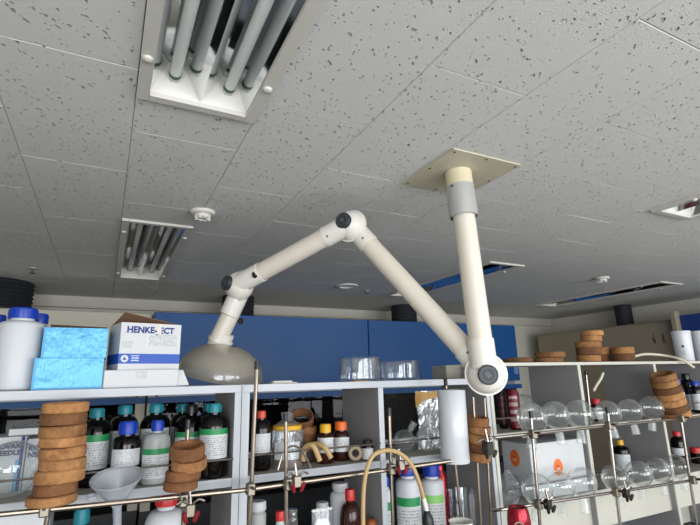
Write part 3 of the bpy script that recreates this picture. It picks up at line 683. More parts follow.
bottle(340.5, 482.5, 21, YA+.06, ZL1, 'tall white plastic jar with flat lid behind the red-capped amber bottle', WHDPE, WHDPE, None, base_px=560, cap_h=.07, cap_r=.76, name='plastic_jar', cat='jar', sh=.80)
bottle(322.5, 502, 13, YA+.05, ZL1, 'small white jar behind the clear zip bag', WHDPE, WHDPE, None, base_px=560, cap_h=.1, cap_r=.95, name='plastic_jar', cat='jar', sh=.82)
bottle(350.5, 489, 21.5, YA-.03, ZL1, 'amber bottle with red cap on the lower shelf by the grey divider', REDC, AMBERL, L_RED, base_px=560, cap_h=.13, cap_r=.46, lz=(.1, .52), sh=.58)
bottle(386.5, 476, 14, YA+.02, ZL1, 'white plastic bottle with green-banded label pressed against the divider', BLUEC, WHDPE, L_GREEN, base_px=560, cap_r=.6, lz=(.2, .7), name='plastic_bottle')
bottle(409, 464, 25, YA, ZL1, 'white plastic bottle with dark-green band under the clear flask nearer the divider', BLUEC, WHDPE, L_GREEN, base_px=560, cap_h=.12, cap_r=.66, lz=(.2, .66), sh=.78, name='plastic_bottle')
bottle(433.5, 463.5, 24, YA+.01, ZL1, 'white plastic bottle with lime band under the film roll', BLUEC, WHDPE, L_LIME, base_px=560, cap_h=.14, cap_r=.66, lz=(.2, .66), sh=.76, name='plastic_bottle')
# flask shelf bottles
bottle(597, 398.5, 12, YS+.1, ZU3, 'small dark bottle with red cap behind the upper flasks', REDC, AMBERL, L_PLAIN, base_px=425, cap_h=.24, cap_r=.8, lz=(.1, .6))
bottle(622, 439.5, 18, YS+.12, ZL3, 'dark bottle with yellow cap behind the lower flasks', YELC, AMBER, L_WIDE, base_px=475, cap_h=.14, cap_r=.42, lz=(.2, .62), sh=.7)
bottle(688.5, 373.5, 15, YS+.13, ZU3, 'dark bottle with black cap behind the leaning cork stack', BLACKP, AMBER, L_PLAIN, base_px=411, lz=(.05, .45), cap_r=.6)
bottle(680, 379, 11, YS+.06, ZU3, 'slim bottle with blue cap right beside the leaning cork stack', BLUEC, AMBER, L_PLAIN, base_px=413, lz=(.05, .62), cap_r=.6)
bottle(697, 381.5, 13, YS+.05, ZU3, 'squat dark bottle with blue cap and white label next to the leaning stack', BLUEC, AMBER, L_PLAIN, base_px=413, lz=(.1, .6), cap_r=.7)
bottle(679.5, 431, 17, YS+.10, ZL3, 'dark bottle with red cap on the lower flask shelf beyond the chrome rod', REDC, AMBER, L_WIDE, base_px=470, lz=(.35, .55), cap_r=.5)
bottle(697, 447, 13, YS+.12, ZL3, 'squat dark jar with wide red lid on the lower flask shelf', REDC, AMBER, None, base_px=470, cap_h=.45, cap_r=.95)
bottle(496, 459, 8, YS+.14, ZL3, 'small black bottle behind the dark clamp', BLACKP, AMBER, None, base_px=490)
# jugs on top of the shelf
def jug(px, yt, wd, Y, zb, label):
    return bottle(px, yt, wd, Y, zb, label, BLUEC, WHDPE, None, base_px=391, cap_h=.135, cap_r=.62, sh=.77, name='plastic_jug', group=None)
jug(18.5, 308.5, 49, 1.60, ZT1, 'white plastic jug with blue screw cap beside the light-blue boxes')
jug(35, 314, 30, 1.745, ZT1, 'white plastic jug with blue cap mostly hidden behind the front jug')
jug(-8, 315, 30, 1.73, ZT1, 'white plastic jug with blue cap at the far side of the front jug')

# ------------------------------------------------------------------ boxes
def carton(name, label, c, w_, d_, h_, rz, material, cat='box', top=True, edge=None):
    t = thing(name, label, cat, c, (0, 0, rz)); b = MB()
    if top: b.rbox(-w_/2, w_/2, 0, d_, 0, h_, .0015)
    else:
        k = .002
        b.box(-w_/2, w_/2, 0, k, 0, h_).box(-w_/2, w_/2, d_-k, d_, 0, h_).box(-w_/2, -w_/2+k, k, d_-k, 0, h_).box(w_/2-k, w_/2, k, d_-k, 0, h_).box(-w_/2+k, w_/2-k, k, d_-k, 0, k)
    b.build('carton', material, t, smooth=False); return t
def span(xa, xb, y, Y): a, b = P(xa, y, Y), P(xb, y, Y); return (a.x+b.x)/2, b.x-a.x
YX = 1.535
cx, wx = span(32.5, 103, 375, YX); hz = P(60, 358, YX).z-ZT1
t = carton('glove_box', 'lower light-blue foil carton with dents on the shelf top', (cx, YX, ZT1+.0005), wx, .15, hz, .0, LBLUE)
MB().box(-wx/2, wx/2, -.0008, 0, 0, .006).build('bottom_edge', LBLUEE, t, smooth=False); MB().box(-wx/2, -wx/2+.006, -.0008, 0, .006, hz).build('side_edge', LBLUEE, t, smooth=False)
cx2, wx2 = span(42, 107, 345, YX+.01); z2 = ZT1+.0005+hz; hz2 = P(70, 327.5, YX+.01).z-z2
t = carton('glove_box', 'upper light-blue foil carton with open brown top', (cx2, YX+.012, z2+.0005), wx2, .145, hz2-.001, .0, LBLUE, top=False)
MB().box(-wx2/2, -wx2/2+.006, -.0008, 0, .0, hz2-.001).build('side_edge', LBLUEE, t, smooth=False)
MB().add([(-wx2/2+.004, .142, hz2), (wx2/2-.004, .142, hz2), (wx2/2-.004, .10, hz2+.012), (-wx2/2+.004, .11, hz2+.018), (-wx2/2+.004, .143, hz2), (wx2/2-.004, .143, hz2), (wx2/2-.004, .102, hz2+.013), (-wx2/2+.004, .112, hz2+.019)],
         [(0, 1, 2, 3), (7, 6, 5, 4), (0, 4, 5, 1), (1, 5, 6, 2), (2, 6, 7, 3), (3, 7, 4, 0)]).build('flap', CARDB, t, smooth=False)
# flat white box and the syringe carton on it
cx, wx = span(103.5, 178, 379, YX); fz = P(140, 370, YX).z-ZT1
t = carton('flat_box', 'flat white carton under the blue-striped syringe box', (cx, YX, ZT1+.0005), wx, .17, fz, 0, PAPER)
a = P(177, 370, YX); b_ = P(187, 386, YX)
MB().add([(wx/2, .0, .002), (wx/2, .0, fz-.002), (wx/2+.032, -.004, .003), (wx/2+.012, -.006, fz-.002), (wx/2, .002, .002), (wx/2, .002, fz-.002), (wx/2+.032, -.002, .003), (wx/2+.012, -.004, fz-.002)], [(0, 2, 3, 1), (4, 5, 7, 6), (0, 4, 6, 2), (2, 6, 7, 3), (3, 7, 5, 1), (0, 1, 5, 4)]).build('flap', PAPER, t, smooth=False)
MB().quad((-.022, -.0009, fz-.026), (.018, -.0009, fz-.026), (.018, -.0009, fz-.001), (-.022, -.0009, fz-.001)).build('sticker', L_PRINT, t, smooth=False)
ZH = ZT1+.0005+fz; YH = YX+.012
fl_, fr_ = P(117.5, 369, YH), P(178.5, 368.5, YH+.0)
wh = (fr_-fl_).x*1.06; TH = .22; hh_ = P(150, 323, YH).z-ZH
t = carton('syringe_carton', 'white carton with blue stripe and open brown top on the flat box', (fl_.x+math.cos(TH)*wh/2, YH+math.sin(TH)*wh/2, ZH+.0005), wh, .13, hh_, TH, PAPER, top=False)
for y_ in (-.0008,):
    MB().box(-wh/2, wh/2, y_, 0, .026-.008, .051-.004).build('stripe', STRIPE, t, smooth=False)
MB().box(-wh/2-.0008, -wh/2, 0, .13, .018, .047).build('stripe', STRIPE, t, smooth=False)
FRONT = (PI/2, 0, 0)
hj = lettering('HENKE-JECT', .026, INKB, t, (-wh/2+.016, -.0008, hh_-.029), FRONT, bold=.0010); hj.scale.x = wh*.79/max(v.co.x for v in hj.data.vertices)
MB().box(.0145, .027, -.0016, -.001, hh_-.032, hh_+.0).build('tape_piece', mat('beige_tape', 'd8cfc0', .5), t, smooth=False)
for (xa_, xb_, za, zb) in ((-.08, -.045, .105, .113), (-.015, .085, .068, .108), (-.085, -.05, .062, .085)):
    MB().quad((xa_, -.0009, za), (xb_, -.0009, za), (xb_, -.0009, zb), (xa_, -.0009, zb)).build('print_block', L_PRINT, t, smooth=False)
MB().lathe([(0, .0), (.0105, 0)], 20).build('emblem_disc', PAPER, t, loc=(-wh/2+.016, -.0012, .0325), rot=(PI/2, 0, 0))
MB().add([(-.0055, -.004, 0), (.0055, -.004, 0), (0, .0065, 0)], [(0, 1, 2)]).build('emblem_triangle', STRIPE, t, loc=(-wh/2+.016, -.0016, .0325), rot=(PI/2, 0, 0), smooth=False)
MB().quad((-wh/2+.032, -.0012, .022), (-wh/2+.058, -.0012, .022), (-wh/2+.058, -.0012, .043), (-wh/2+.032, -.0012, .043)).build('print_block', label_mat('white_on_blue', None, 1.0, rows=3, ink='dfe6f4', paper='1d50b0', dens=.42), t, smooth=False)
for (ya_, yb_, lift) in ((.128, .05, .036), (.002, .045, .001)):
    MB().add([(-wh/2+.003, ya_, hh_), (wh/2-.003, ya_, hh_), (wh/2-.01, yb_, hh_+lift*.25), (-wh/2+.02, yb_, hh_+lift), (-wh/2+.003, ya_+.001, hh_+.0015), (wh/2-.003, ya_+.001, hh_+.0015), (wh/2-.01, yb_, hh_+lift*.25+.0015), (-wh/2+.02, yb_, hh_+lift+.0015)],
             [(0, 1, 2, 3), (7, 6, 5, 4), (0, 4, 5, 1), (1, 5, 6, 2), (2, 6, 7, 3), (3, 7, 4, 0)]).build('flap', CARDB, t, smooth=False)
# needle boxes
YN = 1.648
for k, (xa_, xb_, lab) in enumerate(((-30, 23.5, 'white needle carton with a blue edge stripe behind the round flask'), (24.5, 70, 'white needle carton partly hidden by the tall cork stack'))):
    cx, wx = span(xa_, xb_, 465, YN); hz = P((xa_+xb_)/2, 438, YN).z-ZM1
    t = carton('needle_carton', lab, (cx, YN, ZM1+.0005), wx, .12, hz, 0, PAPER)
    s = MPP(Vector((cx, YN, ZM1)))
    lettering('KOVAX-\nNEEDLE', .0172, mat('purple_ink', '2d2f66', .6), t, (P(-5 if k == 0 else 29, 445, YN).x-cx, -.0008, hz-.030), FRONT, bold=.0008, sx=1.0)
    MB().quad((-wx/2+.01, -.0009, .02), (wx/2-.03, -.0009, .02), (wx/2-.03, -.0009, hz-.08), (-wx/2+.01, -.0009, hz-.08)).build('print_block', L_PRINT, t, smooth=False)
    MB().box(wx/2-.012, wx/2-.004, -.0009, 0, 0, hz).build('stripe', mat('indigo_print', '2b3a86', .5), t, smooth=False)
    MB().box(wx/2-.020, wx/2-.0125, -.0009, 0, 0, hz-.06).build('stripe', mat('sky_print', '69a9d8', .5), t, smooth=False)
    if k == 0: NB = (cx, wx, hz)
zt_ = ZM1+NB[2]+.001; cx, wx = span(8, 40, 433, YN); t = carton('slim_box', 'slim white box lying on the needle cartons', (cx, YN+.01, zt_+.001), wx, .08, .018, 0, PAPER)
cx, wx = span(-10, 50, 518, YA); t = carton('white_box', 'white box on the lower shelf under the round flask', (cx, YA, ZL1+.0005), wx, .16, P(20, 512, YA).z-ZL1, .0, PAPER)
MB().box(-wx/2+.02, wx/2-.01, -.001, 0, .20, .204).build('stripe', MATS['indigo_print'], t, smooth=False)
# logo box on flask shelf (two faces visible, turned)
YG = YS+.10
YG = YS+.018; ca = P(533.5, 483, YG); zl = ZL3+.0008; hb = P(533, 444, YG).z-zl
t = thing('logo_carton', 'white carton with two orange oval logos on the flask shelf', 'box', (ca.x, YG, zl))
wr = XE1-.02-ca.x; dl = .16
MB().rbox(0, wr, 0, dl, 0, hb, .002).build('carton', PAPER, t, smooth=False)
def oval(loc, rot, s=1.0):
    o = MB().add([(0, 0, 0)]+[(math.cos(a*PI/14)*.027*s, math.sin(a*PI/14)*.034*s, 0) for a in range(28)], [(0, i+1, (i+1) % 28+1) for i in range(28)]).build('orange_logo', ORANGEP, t, loc=loc, rot=rot, smooth=False)
    for j, (w_, dz) in enumerate(((.012, .006), (.016, -.006))):
        MB().box(-.008, -.008+w_, dz-.003, dz+.003, .0003, .0006).build('logo_mark', PAPER if j else REDC, o, smooth=False)
    return o
oval((wr*.47, -.001, hb*.52), (PI/2, 0, 0))
oval((-.001, dl*.55, hb*.70), (PI/2, 0, -PI/2))
for loc, rot in (((wr*.38, -.0012, hb*.15), (PI/2, 0, 0)), ((-.0012, dl*.85, hb*.25), (PI/2, 0, -PI/2))):
    MB().quad((0, 0, 0), (.06, 0, 0), (.06, .028, 0), (0, .028, 0)).build('print_block', label_mat('box_caption', None, 1.0, rows=3, ink='3a3c40', paper='cacccf', dens=.45) if 'box_caption' not in MATS else MATS['box_caption'], t, loc=loc, rot=rot, smooth=False)
cx, wx = span(442, 457, 372, YS+.2); t = carton('beige_carton', 'plain beige carton on the shelf top behind the joint ball', (cx, YS+.17, ZT1+.0005), wx, .1, P(455, 367, YS+.17).z-ZT1, 0, mat('beige_card', '9d9a8e', .6)); MB().box(-wx/2-.002, wx/2+.002, -.002, .102, P(455, 367, YS+.17).z-ZT1, P(455, 367, YS+.17).z-ZT1+.006).build('lid', mat('beige_card_lid', 'a5a296', .6), t, smooth=False)

# ------------------------------------------------------------------ flasks
flask_cache = {}
def flask(c, r, label, tilt=(PI, 0, 0), nl=1.25, nr=.25, group='round-bottom flasks'):
    t = thing('round_flask', label, 'flask', c, tilt, group)
    key = round(r, 4), nl
    if key not in flask_cache:
        prof = [(r*math.sin(a), -r*math.cos(a)) for a in [PI*k/22*.94+.001 for k in range(22)]]; prof = [q for q in prof if not (q[1] > 0 and q[0] < r*nr*1.25)]
        prof += [(r*nr*1.02, r*1.0), (r*nr, r*1.08)]
        b = MB().lathe(prof, 36).build('bulb', GLASS, t)
        n_ = MB().lathe([(r*nr, r*1.08), (r*nr, r*1.25), (r*nr*1.15, r*1.27), (r*nr*1.28, r*(1+nl*.75)), (r*nr*1.4, r*(1+nl*.77)), (r*nr*1.32, r*(1+nl*.79))], 24).build('ground_neck', FROST, t)
        flask_cache[key] = (b.data, n_.data)
    else:
        for nm, me in zip(('bulb', 'ground_neck'), flask_cache[key]):
            o = bpy.data.objects.new(nm, me); COL.objects.link(o); o.parent = t
    return t
WORD = ['first', 'second', 'third', 'fourth', 'fifth', 'sixth', 'seventh']
for k, (px, py, rp) in enumerate([(532, 418, 16), (555.5, 415, 15), (579, 414, 15.5), (608, 413, 13.8), (630, 410.5, 13.3), (652, 407.5, 13.3)]):
    p = P(px, py, 1.425); flask(p, round(rp*MPP(p), 3), WORD[k]+' inverted flask along the upper rod, counted from the red cans', (PI+random.uniform(-.12, .12), random.uniform(-.15, .15), 0))
for k, (px, py, rp) in enumerate([(537, 489, 16.3), (560, 486, 15.6), (582, 482, 15.6), (615, 478, 14.5), (639, 473.5, 14.3), (658.5, 470, 13.6), (677, 466.5, 13.4)]):
    p = P(px, py, 1.425); flask(p, round(rp*MPP(p), 3), WORD[k]+' inverted flask along the lower rod, counted from the logo carton', (PI+random.uniform(-.12, .12), random.uniform(-.15, .15), 0))
p = P(10, 483, 1.572); p.z = ZM1+.0705; flask(p, .0685, 'large clear flask resting before the needle cartons', (0, -1.35, 0), group=None)
p = P(404.5, 446, 1.61); p.z = ZM1+.042; flask(p, .040, 'clear round flask with frosted neck, lying nearer the divider', (.35, .45, 0), nl=1.2, group=None)
p = P(428.5, 444, 1.56); p.z = ZM1+.048; flask(p, .046, 'clear round flask with frosted neck, below the foil bag', (.25, .0, 0), nl=1.1, group=None)
p = P(518, 400, 1.66); flask(Vector((p.x+.03, p.y, ZU3+.07)), .068, 'clear flask lying behind the red cans', (PI/2, 0, .5), group=None)
# crystallising dishes
def dish(xa_, xb_, yt, Y, label, z=ZT1):
    cx, wx = span(xa_, xb_, (yt+379)/2, Y); h_ = P((xa_+xb_)/2, yt, Y).z-z-.001; r = wx/2
    t = thing('glass_dish', label, 'glass dish', (cx, Y, z+.0006))
    prof = [(0, .003), (r*.93, .0), (r, .008), (r, h_-.003), (r*1.02, h_), (r*.985, h_), (r*.97, h_-.004), (r*.97, .01), (0, .006)]
    MB().lathe(prof, 48).build('bowl', thin_glass('dish_glass', tint=(.93, .95, .97), base=.10, edge=.7, power=2.2) if 'dish_glass' not in MATS else MATS['dish_glass'], t)
    MB().patch(r+.0006, h_*.35, h_*.60, -2.72, -2.5, 4).build('paper_tag', mat('grey_tag', '9aa3ad', .6), t)
dish(341.5, 377, 357.5, 1.60, 'taller glass crystallising dish over a yellow stain on the shelf top')
dish(354, 378, 358.5, 1.728, 'glass crystallising dish standing behind the taller dish')
dish(383, 415.5, 361, 1.62, 'lower glass crystallising dish nearer the white joint ball')
dish(447, 470, 491, 1.60, 'clear glass bowl on the lower shelf behind the rods', ZL1)
p = PZ(360, 380.5, ZT1) ; cx, wx = span(353, 366, 379, 1.515); o = MB().rbox(-wx/2, wx/2, -.012, .012, 0, .003, .001).build('tape_strip', TAPE, loc=(cx, 1.516, ZT1+.0004)); tag(o, 'yellow tape strip stuck on the shelf top before the dishes', 'tape')
cx, wx = span(271, 295, 380, 1.56); b = MB(); b.rbox(-wx/2, wx/2, -.025, .025, 0, .004, .001); b.rbox(-wx/2+.006, wx/2-.016, -.02, .02, .004, .009, .001)
tag(b.build('folded_paper', mat('cream_paper', 'd3d2c6', .7), loc=(cx, 1.56, ZT1+.0004), rot=(0, 0, -.1)), 'folded cream paper on the shelf top beside the dome', 'paper')

# ------------------------------------------------------------------ odds and ends
# funnel
tp_ = P(116.5, 477, 1.452); mpp = MPP(tp_); fr = 26*mpp
t = thing('plastic_funnel', 'translucent plastic funnel wedged behind the rod beside the tall cork stack', 'funnel', (tp_.x+.008, 1.450, tp_.z-.075), (.28, -.10, 0))
MB().lathe([(fr*1.03, .083), (fr*1.03, .080), (fr, .078), (.011, .005), (.009, -.09), (.007, -.12), (.006, -.12), (.008, 0), (fr-.003, .077)], 36).build('cone', HAZY, t)
MB().lathe([(.007, -.003), (.013, -.003), (.013, .003), (.007, .003)], 18, closed=True).build('hanging_tab', HAZY, t, loc=(-fr*.95, -.02, .055))
# film roll
pb = P(455.5, 462.5, YL+.026); pt = P(451, 390, YL+.026); L = (pt-pb).length; r = 14.6*MPP(pb)
t = thing('film_roll', 'white plastic film roll slid over a black-tipped rod', 'film roll', pb, align(pt-pb).to_euler())
MB().lathe([(.029, 0), (r*.97, 0), (r, .003), (r, L-.003), (r*.96, L), (.029, L+.001)], 40, closed=True).build('film', WRAP, t)
MB().lathe([(.0235, .0005), (.0285, .0005), (.0285, L+.003), (.0235, L+.003)], 28, closed=True).build('core', mat('grey_card_core', '9c9a94', .6), t)
# foil bag
bx_, bw = span(416, 441, 410, 1.63); zt_ = P(428, 391, 1.63).z
t = thing('foil_bag', 'silver foil bag with yellow tape behind the clear flasks', 'bag', (bx_, 1.63, ZM1+.0006))
b = MB(); nx, nz = 10, 12; hb_ = zt_-ZM1; vs = []; rng = random.Random(3)
for sgn in (-1, 1):
    for j in range(nz+1):
        for i in range(nx+1):
            u = i/nx*2-1; v = j/nz
            th = .022*(1-u*u)**.5*(1-v*.85)+.001
            vs.append((u*bw/2*(.92+.08*math.cos(v*7)), sgn*th+rng.uniform(-.003, .003), v*hb_))
fs = []
for s_ in range(2):
    o_ = s_*(nx+1)*(nz+1)
    for j in range(nz):
        for i in range(nx):
            k = o_+j*(nx+1)+i; fs.append((k, k+1, k+nx+2, k+nx+1))
b.add(vs, fs).build('pouch', FOIL, t, smooth=False)
MB().add([(-bw/2-.004, -.006, hb_-.05), (-.01, -.010, hb_-.032), (.02, -.009, hb_-.03), (bw/2+.006, -.005, hb_-.015), (bw/2+.004, -.005, hb_+.003), (.0, -.008, hb_-.006), (-bw/2+.006, -.006, hb_+.002), (-bw/2-.006, -.006, hb_-.02)], [(0, 1, 5, 6, 7), (1, 2, 3, 4, 5)]).build('tape', TAPE, t, smooth=False)
MB().add([(-bw/2-.005, -.007, hb_-.06), (-bw/2+.022, -.0115, hb_-.045), (-bw/2+.022, -.0115, hb_-.012), (-bw/2-.004, -.007, hb_-.02)], [(0, 1, 2, 3)]).build('tape', TAPE, t, smooth=False)
# yellow-lidded jar in a plastic bag
jp, jw = span(273, 302, 450, YA-.005)
t = thing('bagged_jar', 'clear jar of brown powder with yellow lid wrapped in a plastic bag', 'jar', (jp, YA-.0, ZM1+.0006), (0, 0, az(Vector((jp, YA, 0)))))
jh = P(287, 425, YA).z-ZM1; r = jw/2
MB().lathe([(0, .002), (r*.92, 0), (r, .006), (r, jh*.86), (r*.9, jh*.9)], 32).build('glass_wall', GLASS, t)
MB().lathe([(0, .004), (r*.9, .003), (r*.95, .008), (r*.95, jh*.36), (0, jh*.40)], 28).build('contents', BROWNL, t)
MB().lathe([(r*.92, jh*.88), (r*.95, jh*.9), (r*.95, jh*.985), (r*.88, jh), (0, jh)], 32).build('lid', YELC, t)
MB().patch(r+.0008, jh*.22, jh*.62, -.9, .9).build('label_sheet', L_WIDE, t)
b = MB(); vs = []; n = 26; rng = random.Random(5)
for j, (rr, z) in enumerate(((1.03, .01), (1.06, .3), (1.04, .6), (1.08, .85), (.7, 1.05), (.35, 1.12), (.42, 1.3))):
    for i in range(n):
        a = 2*PI*i/n; q = r*rr*(1+.05*math.sin(3*a+j)+rng.uniform(-.03, .03)); vs.append((q*math.cos(a), q*math.sin(a), z*jh))
b.add(vs, [(j*n+i, j*n+(i+1) % n, (j+1)*n+(i+1) % n, (j+1)*n+i) for j in range(6) for i in range(n)]).build('plastic_bag', BAGPL, t)
# cork rings pile behind it, leaning
for k, (px, py, rp, axv, lab) in enumerate(((306, 443, 10.5, (0, .0, 1), 'bottom dark cork ring behind the bagged jar'), (305, 433, 11, (.1, -.1, 1), 'middle dark cork ring behind the bagged jar'), (301.5, 421.5, 12, (-.2, -.75, 1), 'tilted dark cork ring on top behind the bagged jar'))):
    p = P(px, py, YA+.07); ring(p, rp*MPP(p), .034 if k == 0 else .027, lab, Vector(axv), CORKD, 'dark cork rings behind the bagged jar', .7)
p = P(355, 455, YA-.025); ring(Vector((p.x, p.y, ZM1+.026)), .024, .020, 'pale cork ring standing on edge by the grey divider', Vector((-.4, -1, .1)), mat('pale_cork', '9c8e76', .8), None, .42)
p = P(306, 455, YA+.06)
o = MB().rbox(-.035, .035, -.03, .03, 0, .052, .003).build('wooden_block', mat('dark_wood', '3a2418', .6), loc=(p.x+.004, YA+.075, ZM1+.0006)); tag(o, 'dark wooden block under the dark cork rings', 'block')
# tubing pieces
for k, (q, lab) in enumerate(((((303, 461), (305, 448), (313, 446), (320, 461)), 'shorter piece of tan rubber tube draped over the rail'), (((306, 449), (316, 444), (325, 448), (331, 458)), 'longer piece of tan rubber tube draped over the rail'))):
    zz = [YA-.055, YA-.060, YA-.09, YA-.10] if k == 0 else [YA-.03, YA-.055, YA-.085, YA-.092]
    pts_ = [P(a_, b_, z_) for (a_, b_), z_ in zip(q, zz)]; o0 = pts_[0].copy()
    pp = [v-o0 for v in spline(pts_, 8)]; t = thing('rubber_tube', lab, 'tube', o0, group='cut rubber tubes')
    MB().tube(pp, .0085, 14, caps=False).build('outer_wall', TANH, t); MB().tube(pp, .005, 12, caps=False).build('bore', mat('tube_bore', '7d6440', .7), t)
    d = (pp[-1]-pp[-2]).normalized(); MB().lathe([(.005, 0), (.0085, 0)], 14, Matrix.Translation(pp[-1]) @ align(d)).build('cut_end', TANH, t)
# tan hose arch with black bulb
pts_ = [P(a_, b_, Y_) for a_, b_, Y_ in ((364, 560, 1.36), (363, 510, 1.36), (365, 478, 1.36), (372, 457, 1.36), (385, 450.5, 1.36), (399, 453, 1.355), (411, 464, 1.35), (419, 482, 1.345), (423.5, 498, 1.345))]
o0 = pts_[-1].copy(); t = thing('bulb_hose', 'tan rubber hose arching over the rod with a black squeeze bulb', 'hose', o0)
MB().tube([v-o0 for v in spline(pts_, 8)], .0068, 12).build('hose', TANH, t)
d = (P(427, 512, 1.345)-o0)
MB().tube([(0, 0, 0), d*.9], .0072, 12).build('white_connector', PLASW, t)
e = P(429, 530, 1.345)-o0; dd = (e-d*.8).normalized(); b0 = d*.85
MB().lathe([(.006, 0), (.011, .008), (.017, .025), (.019, .05), (.016, .075), (.006, .09), (0, .092)], 20, Matrix.Translation(b0) @ align(dd)).build('squeeze_bulb', BLACKP, t)
# cream hose on flask shelf top
pts_ = [P(a_, b_, Y_) for a_, b_, Y_ in ((634, 356.5, 1.60), (645, 354.2, 1.585), (662, 355.2, 1.56), (681, 360, 1.482), (694, 367.5, 1.45))]
for v in pts_[:4]: v.z = max(v.z, ZT3+.0085)
o0 = pts_[0].copy(); tag(MB().tube([v-o0 for v in spline(pts_, 8)], .0068, 12).build('rubber_hose', CREAMH, loc=o0), 'cream hose lying on the flask shelf and drooping over its edge', 'hose')
pts_ = [P(a_, b_, YS+.06) for a_, b_ in ((603, 373), (600.5, 379), (596, 386), (593.5, 391))]; o0 = pts_[0].copy()
tag(MB().tube([v-o0 for v in spline(pts_, 6)], .0066, 12).build('rubber_hose', CREAMH, loc=o0), 'short cream hose end hanging under the shelf above the red-capped bottle', 'hose')
# white cups / paper rolls
for k, (px, lab) in enumerate(((685.5, 'white cylinder tub with small blue mark on the flask shelf beside the hose'), (704, 'white cylinder tub behind the one with the blue mark'))):
    Y_ = YT-.01+.03*k; p = P(px, 359, Y_); r = 10.2*MPP(p); hz = P(px, 331.5, Y_).z-ZT3
    t = thing('white_tub', lab, 'tub', (p.x, Y_, ZT3+.0006), (0, 0, az(p)))
    MB().lathe([(0, .002), (r*.9, 0), (r*.93, .004), (r, hz*.9), (r*1.03, hz*.91), (r*1.03, hz*.985), (r*.98, hz), (0, hz)], 36).build('tub_body', WRAP, t)
    MB().patch(r*.97+.0012, hz*.45, hz*.52, -.15, .1, 4, r*.975+.0012).build('printed_mark', INKB, t)
    MB().patch(r*.95+.0012, hz*.2, hz*.36, -.5, .2, 6, r*.965+.0012).build('printed_lines', L_PRINT, t)
# red cans
for k, (px, yt, wd, Y_, lab) in enumerate(((502.5, 390, 10, 1.635, 'dark can half hidden beside the red printed can'), (514, 389.5, 13, 1.575, 'dark red printed can behind the first upper flask'))):
    p = P(px, 410, Y_); r = wd*MPP(p)/2; hz = P(px, yt, Y_).z-ZU3
    t = thing('drink_can', lab, 'can', (p.x, Y_, ZU3+.0006), (0, 0, az(p)))
    MB().lathe([(0, .004), (r*.75, 0), (r, .008), (r, hz*.9), (r*.8, hz*.98), (r*.78, hz), (r*.7, hz*.98), (0, hz*.98)], 28).build('can_body', REDCAN if k else mat('black_can', '1c1416', .3, .3), t)
    MB().patch(r+.0006, hz*.12, hz*.86, -.8, .8).build('printed_wrap', label_mat('can_print%d' % k, None, 1.0, rows=4, ink='d8c8c8' if k else '8a2030', paper='6a0f20' if k else '200c10', dens=.47), t)
# red metallic flask top at the bottom
p = P(518.5, 516, 1.275); hz = P(518, 507, 1.275).z-ZBN
t = thing('vacuum_flask', 'red metallic vacuum flask standing before the chrome rods', 'vacuum flask', (p.x, 1.275, ZBN+.0006), (0, 0, az(p))); r = 12*MPP(p)
MB().lathe([(0, .002), (r*.95, 0), (r, .006), (r, hz*.90), (r*.93, hz*.96), (r*.80, hz), (r*.60, hz*.995), (r*.5, hz*.97), (0, hz*.97)], 36).build('bottle_body', REDM, t)
MB().lathe([(r*.5, hz*.972), (r*.48, hz*.988), (0, hz*.988)], 24).build('lid', BLACKP, t)
MB().lathe([(r*.34, .001), (r*.44, .001), (r*.44, .004), (r*.34, .004)], 24, Matrix.Translation((r*.985, 0, hz*.88)) @ Matrix.Rotation(PI/2, 4, 'Y'), closed=True).build('ring_badge', CHROME, t)
# plastic bag on flask shelf lower level and zip bag
def bag(px, py, wpx, hpx, Y_, zb, label, material, seed, th=.03):
    p = P(px, py, Y_); s_ = MPP(p); t = thing('plastic_bag', label, 'bag', (p.x, Y_, zb+.0006), (0, 0, 0)); rng = random.Random(seed)
    w_, h_ = wpx*s_, hpx*s_; n, m_ = 16, 8; vs = []; fs = []
    for j in range(m_+1):
        v = j/m_; e = math.sin(PI*min(1, .25+v*.75))**.6 if v < 1 else .12
        for i in range(n):
            a = 2*PI*i/n; vs.append((w_/2*e*math.cos(a)*(1+rng.uniform(-.12, .12)), th*e*math.sin(a)*(1+rng.uniform(-.2, .2)), v*h_*(1+(rng.uniform(-.04, .04) if 0 < j else 0))))
    for j in range(m_):
        for i in range(n): fs.append((j*n+i, j*n+(i+1) % n, (j+1)*n+(i+1) % n, (j+1)*n+i))
    fs.append(tuple(range(n-1, -1, -1)))
    MB().add(vs, fs).build('film', material, t, smooth=False); return t, w_, h_
bag(509, 490, 24, 31, YS-.0+.055, ZL3, 'crumpled clear plastic bag beside the logo carton', BAGPL, 2, .035)
bz_ = P(322, 508, 1.535).z
t = thing('zip_bag', 'clear zip bag of white powder on the lower shelf', 'bag', (P(322, 515, 1.535).x, 1.535, ZL1+.0006)); s_ = MPP(P(322, 515, 1.535)); w_ = 22*s_/2; h_ = bz_-ZL1
vs = []; n = 8
for j in range(9):
    v = j/8
    for i in range(n+1):
        u = i/n*2-1; vs.append((u*w_, -(.016*(1-u*u)**.5*math.sin(PI*min(.98, v*.9+.1))+.001), v*h_))
for j in range(9):
    v = j/8
    for i in range(n+1):
        u = i/n*2-1; vs.append((u*w_, (.016*(1-u*u)**.5*math.sin(PI*min(.98, v*.9+.1))+.001), v*h_))
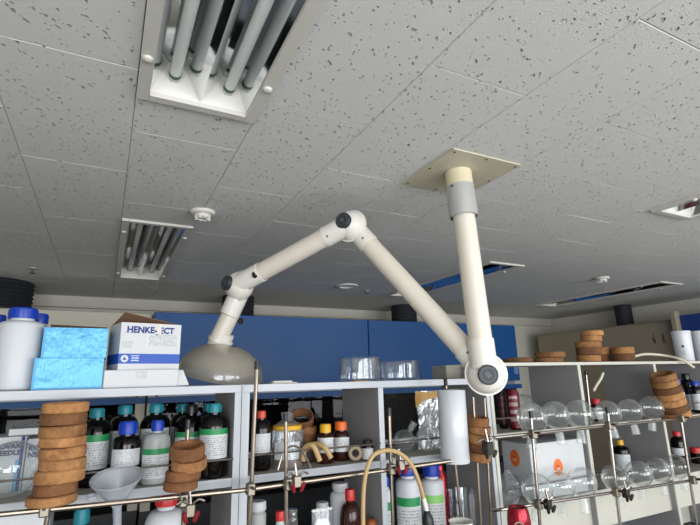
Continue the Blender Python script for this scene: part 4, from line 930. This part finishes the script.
fs = [(s0+j*(n+1)+i, s0+j*(n+1)+i+1, s0+(j+1)*(n+1)+i+1, s0+(j+1)*(n+1)+i) for s0 in (0, 9*(n+1)) for j in range(8) for i in range(n)]
MB().add(vs, fs).build('film', BAGPL, t)
MB().lathe([(0, .004), (.8, .004), (.95, h_*.3), (.9, h_*.78), (.5, h_*.86), (0, h_*.87)], 20, Matrix.Diagonal((w_*.9, .010, 1, 1))).build('powder', POWDER, t)
MB().box(-w_, w_, -.003, .003, h_*.965, h_*.985).build('zip_strip', PLASW, t, smooth=False)
# wire stand beside the jar
pts_ = [P(a_, b_, 1.475) for a_, b_ in ((278, 470), (284, 452), (293, 446), (302, 451), (311, 468))]; o0 = pts_[0].copy()
tag(MB().tube([v-o0 for v in spline(pts_, 8)], .0032, 8).build('wire_hook', STEEL, loc=o0), 'bent wire hook arching in front of the bagged jar', 'hook')
# thin hanging tube in lower bay and white dish
p = P(461, 523, YL-.06); t = thing('white_dish', 'small white dish on the bench before the glass bowl', 'dish', (p.x, p.y, ZBN+.0006)); hz = P(461, 521, YL-.06).z-ZBN
MB().lathe([(0, .002), (.03, 0), (.034, .004), (.036, hz-.004), (.040, hz), (.034, hz-.003), (.032, .01), (0, .008)], 32).build('bowl', PLASW, t)
p = P(442, 477, YA+.06); hz = P(443, 467, YA+.05).z-ZL1
t = thing('red_bottle', 'dark red bottle behind the lime-banded plastic bottle', 'bottle', (p.x+.012, YA+.09, ZL1+.0006)); r = .026
MB().lathe([(0, .002), (r, 0), (r, hz*.85), (r*.6, hz*.93), (r*.6, hz), (0, hz)], 24).build('bottle_body', REDM, t)
p = P(371, 523, 1.53); o = MB().lathe([(0, 0), (.016, .0), (.019, .01), (.019, P(371, 519, 1.53).z-ZL1-.006), (.014, P(371, 519, 1.53).z-ZL1), (0, P(371, 519, 1.53).z-ZL1)], 20).build('copper_tube_cap', mat('copper_brown', '9a5530', .4, .4), loc=(p.x, 1.53, ZL1+.0006)); o.name = 'copper_pot'; tag(o, 'copper-brown pot on the lower shelf beside the tan hose', 'pot')
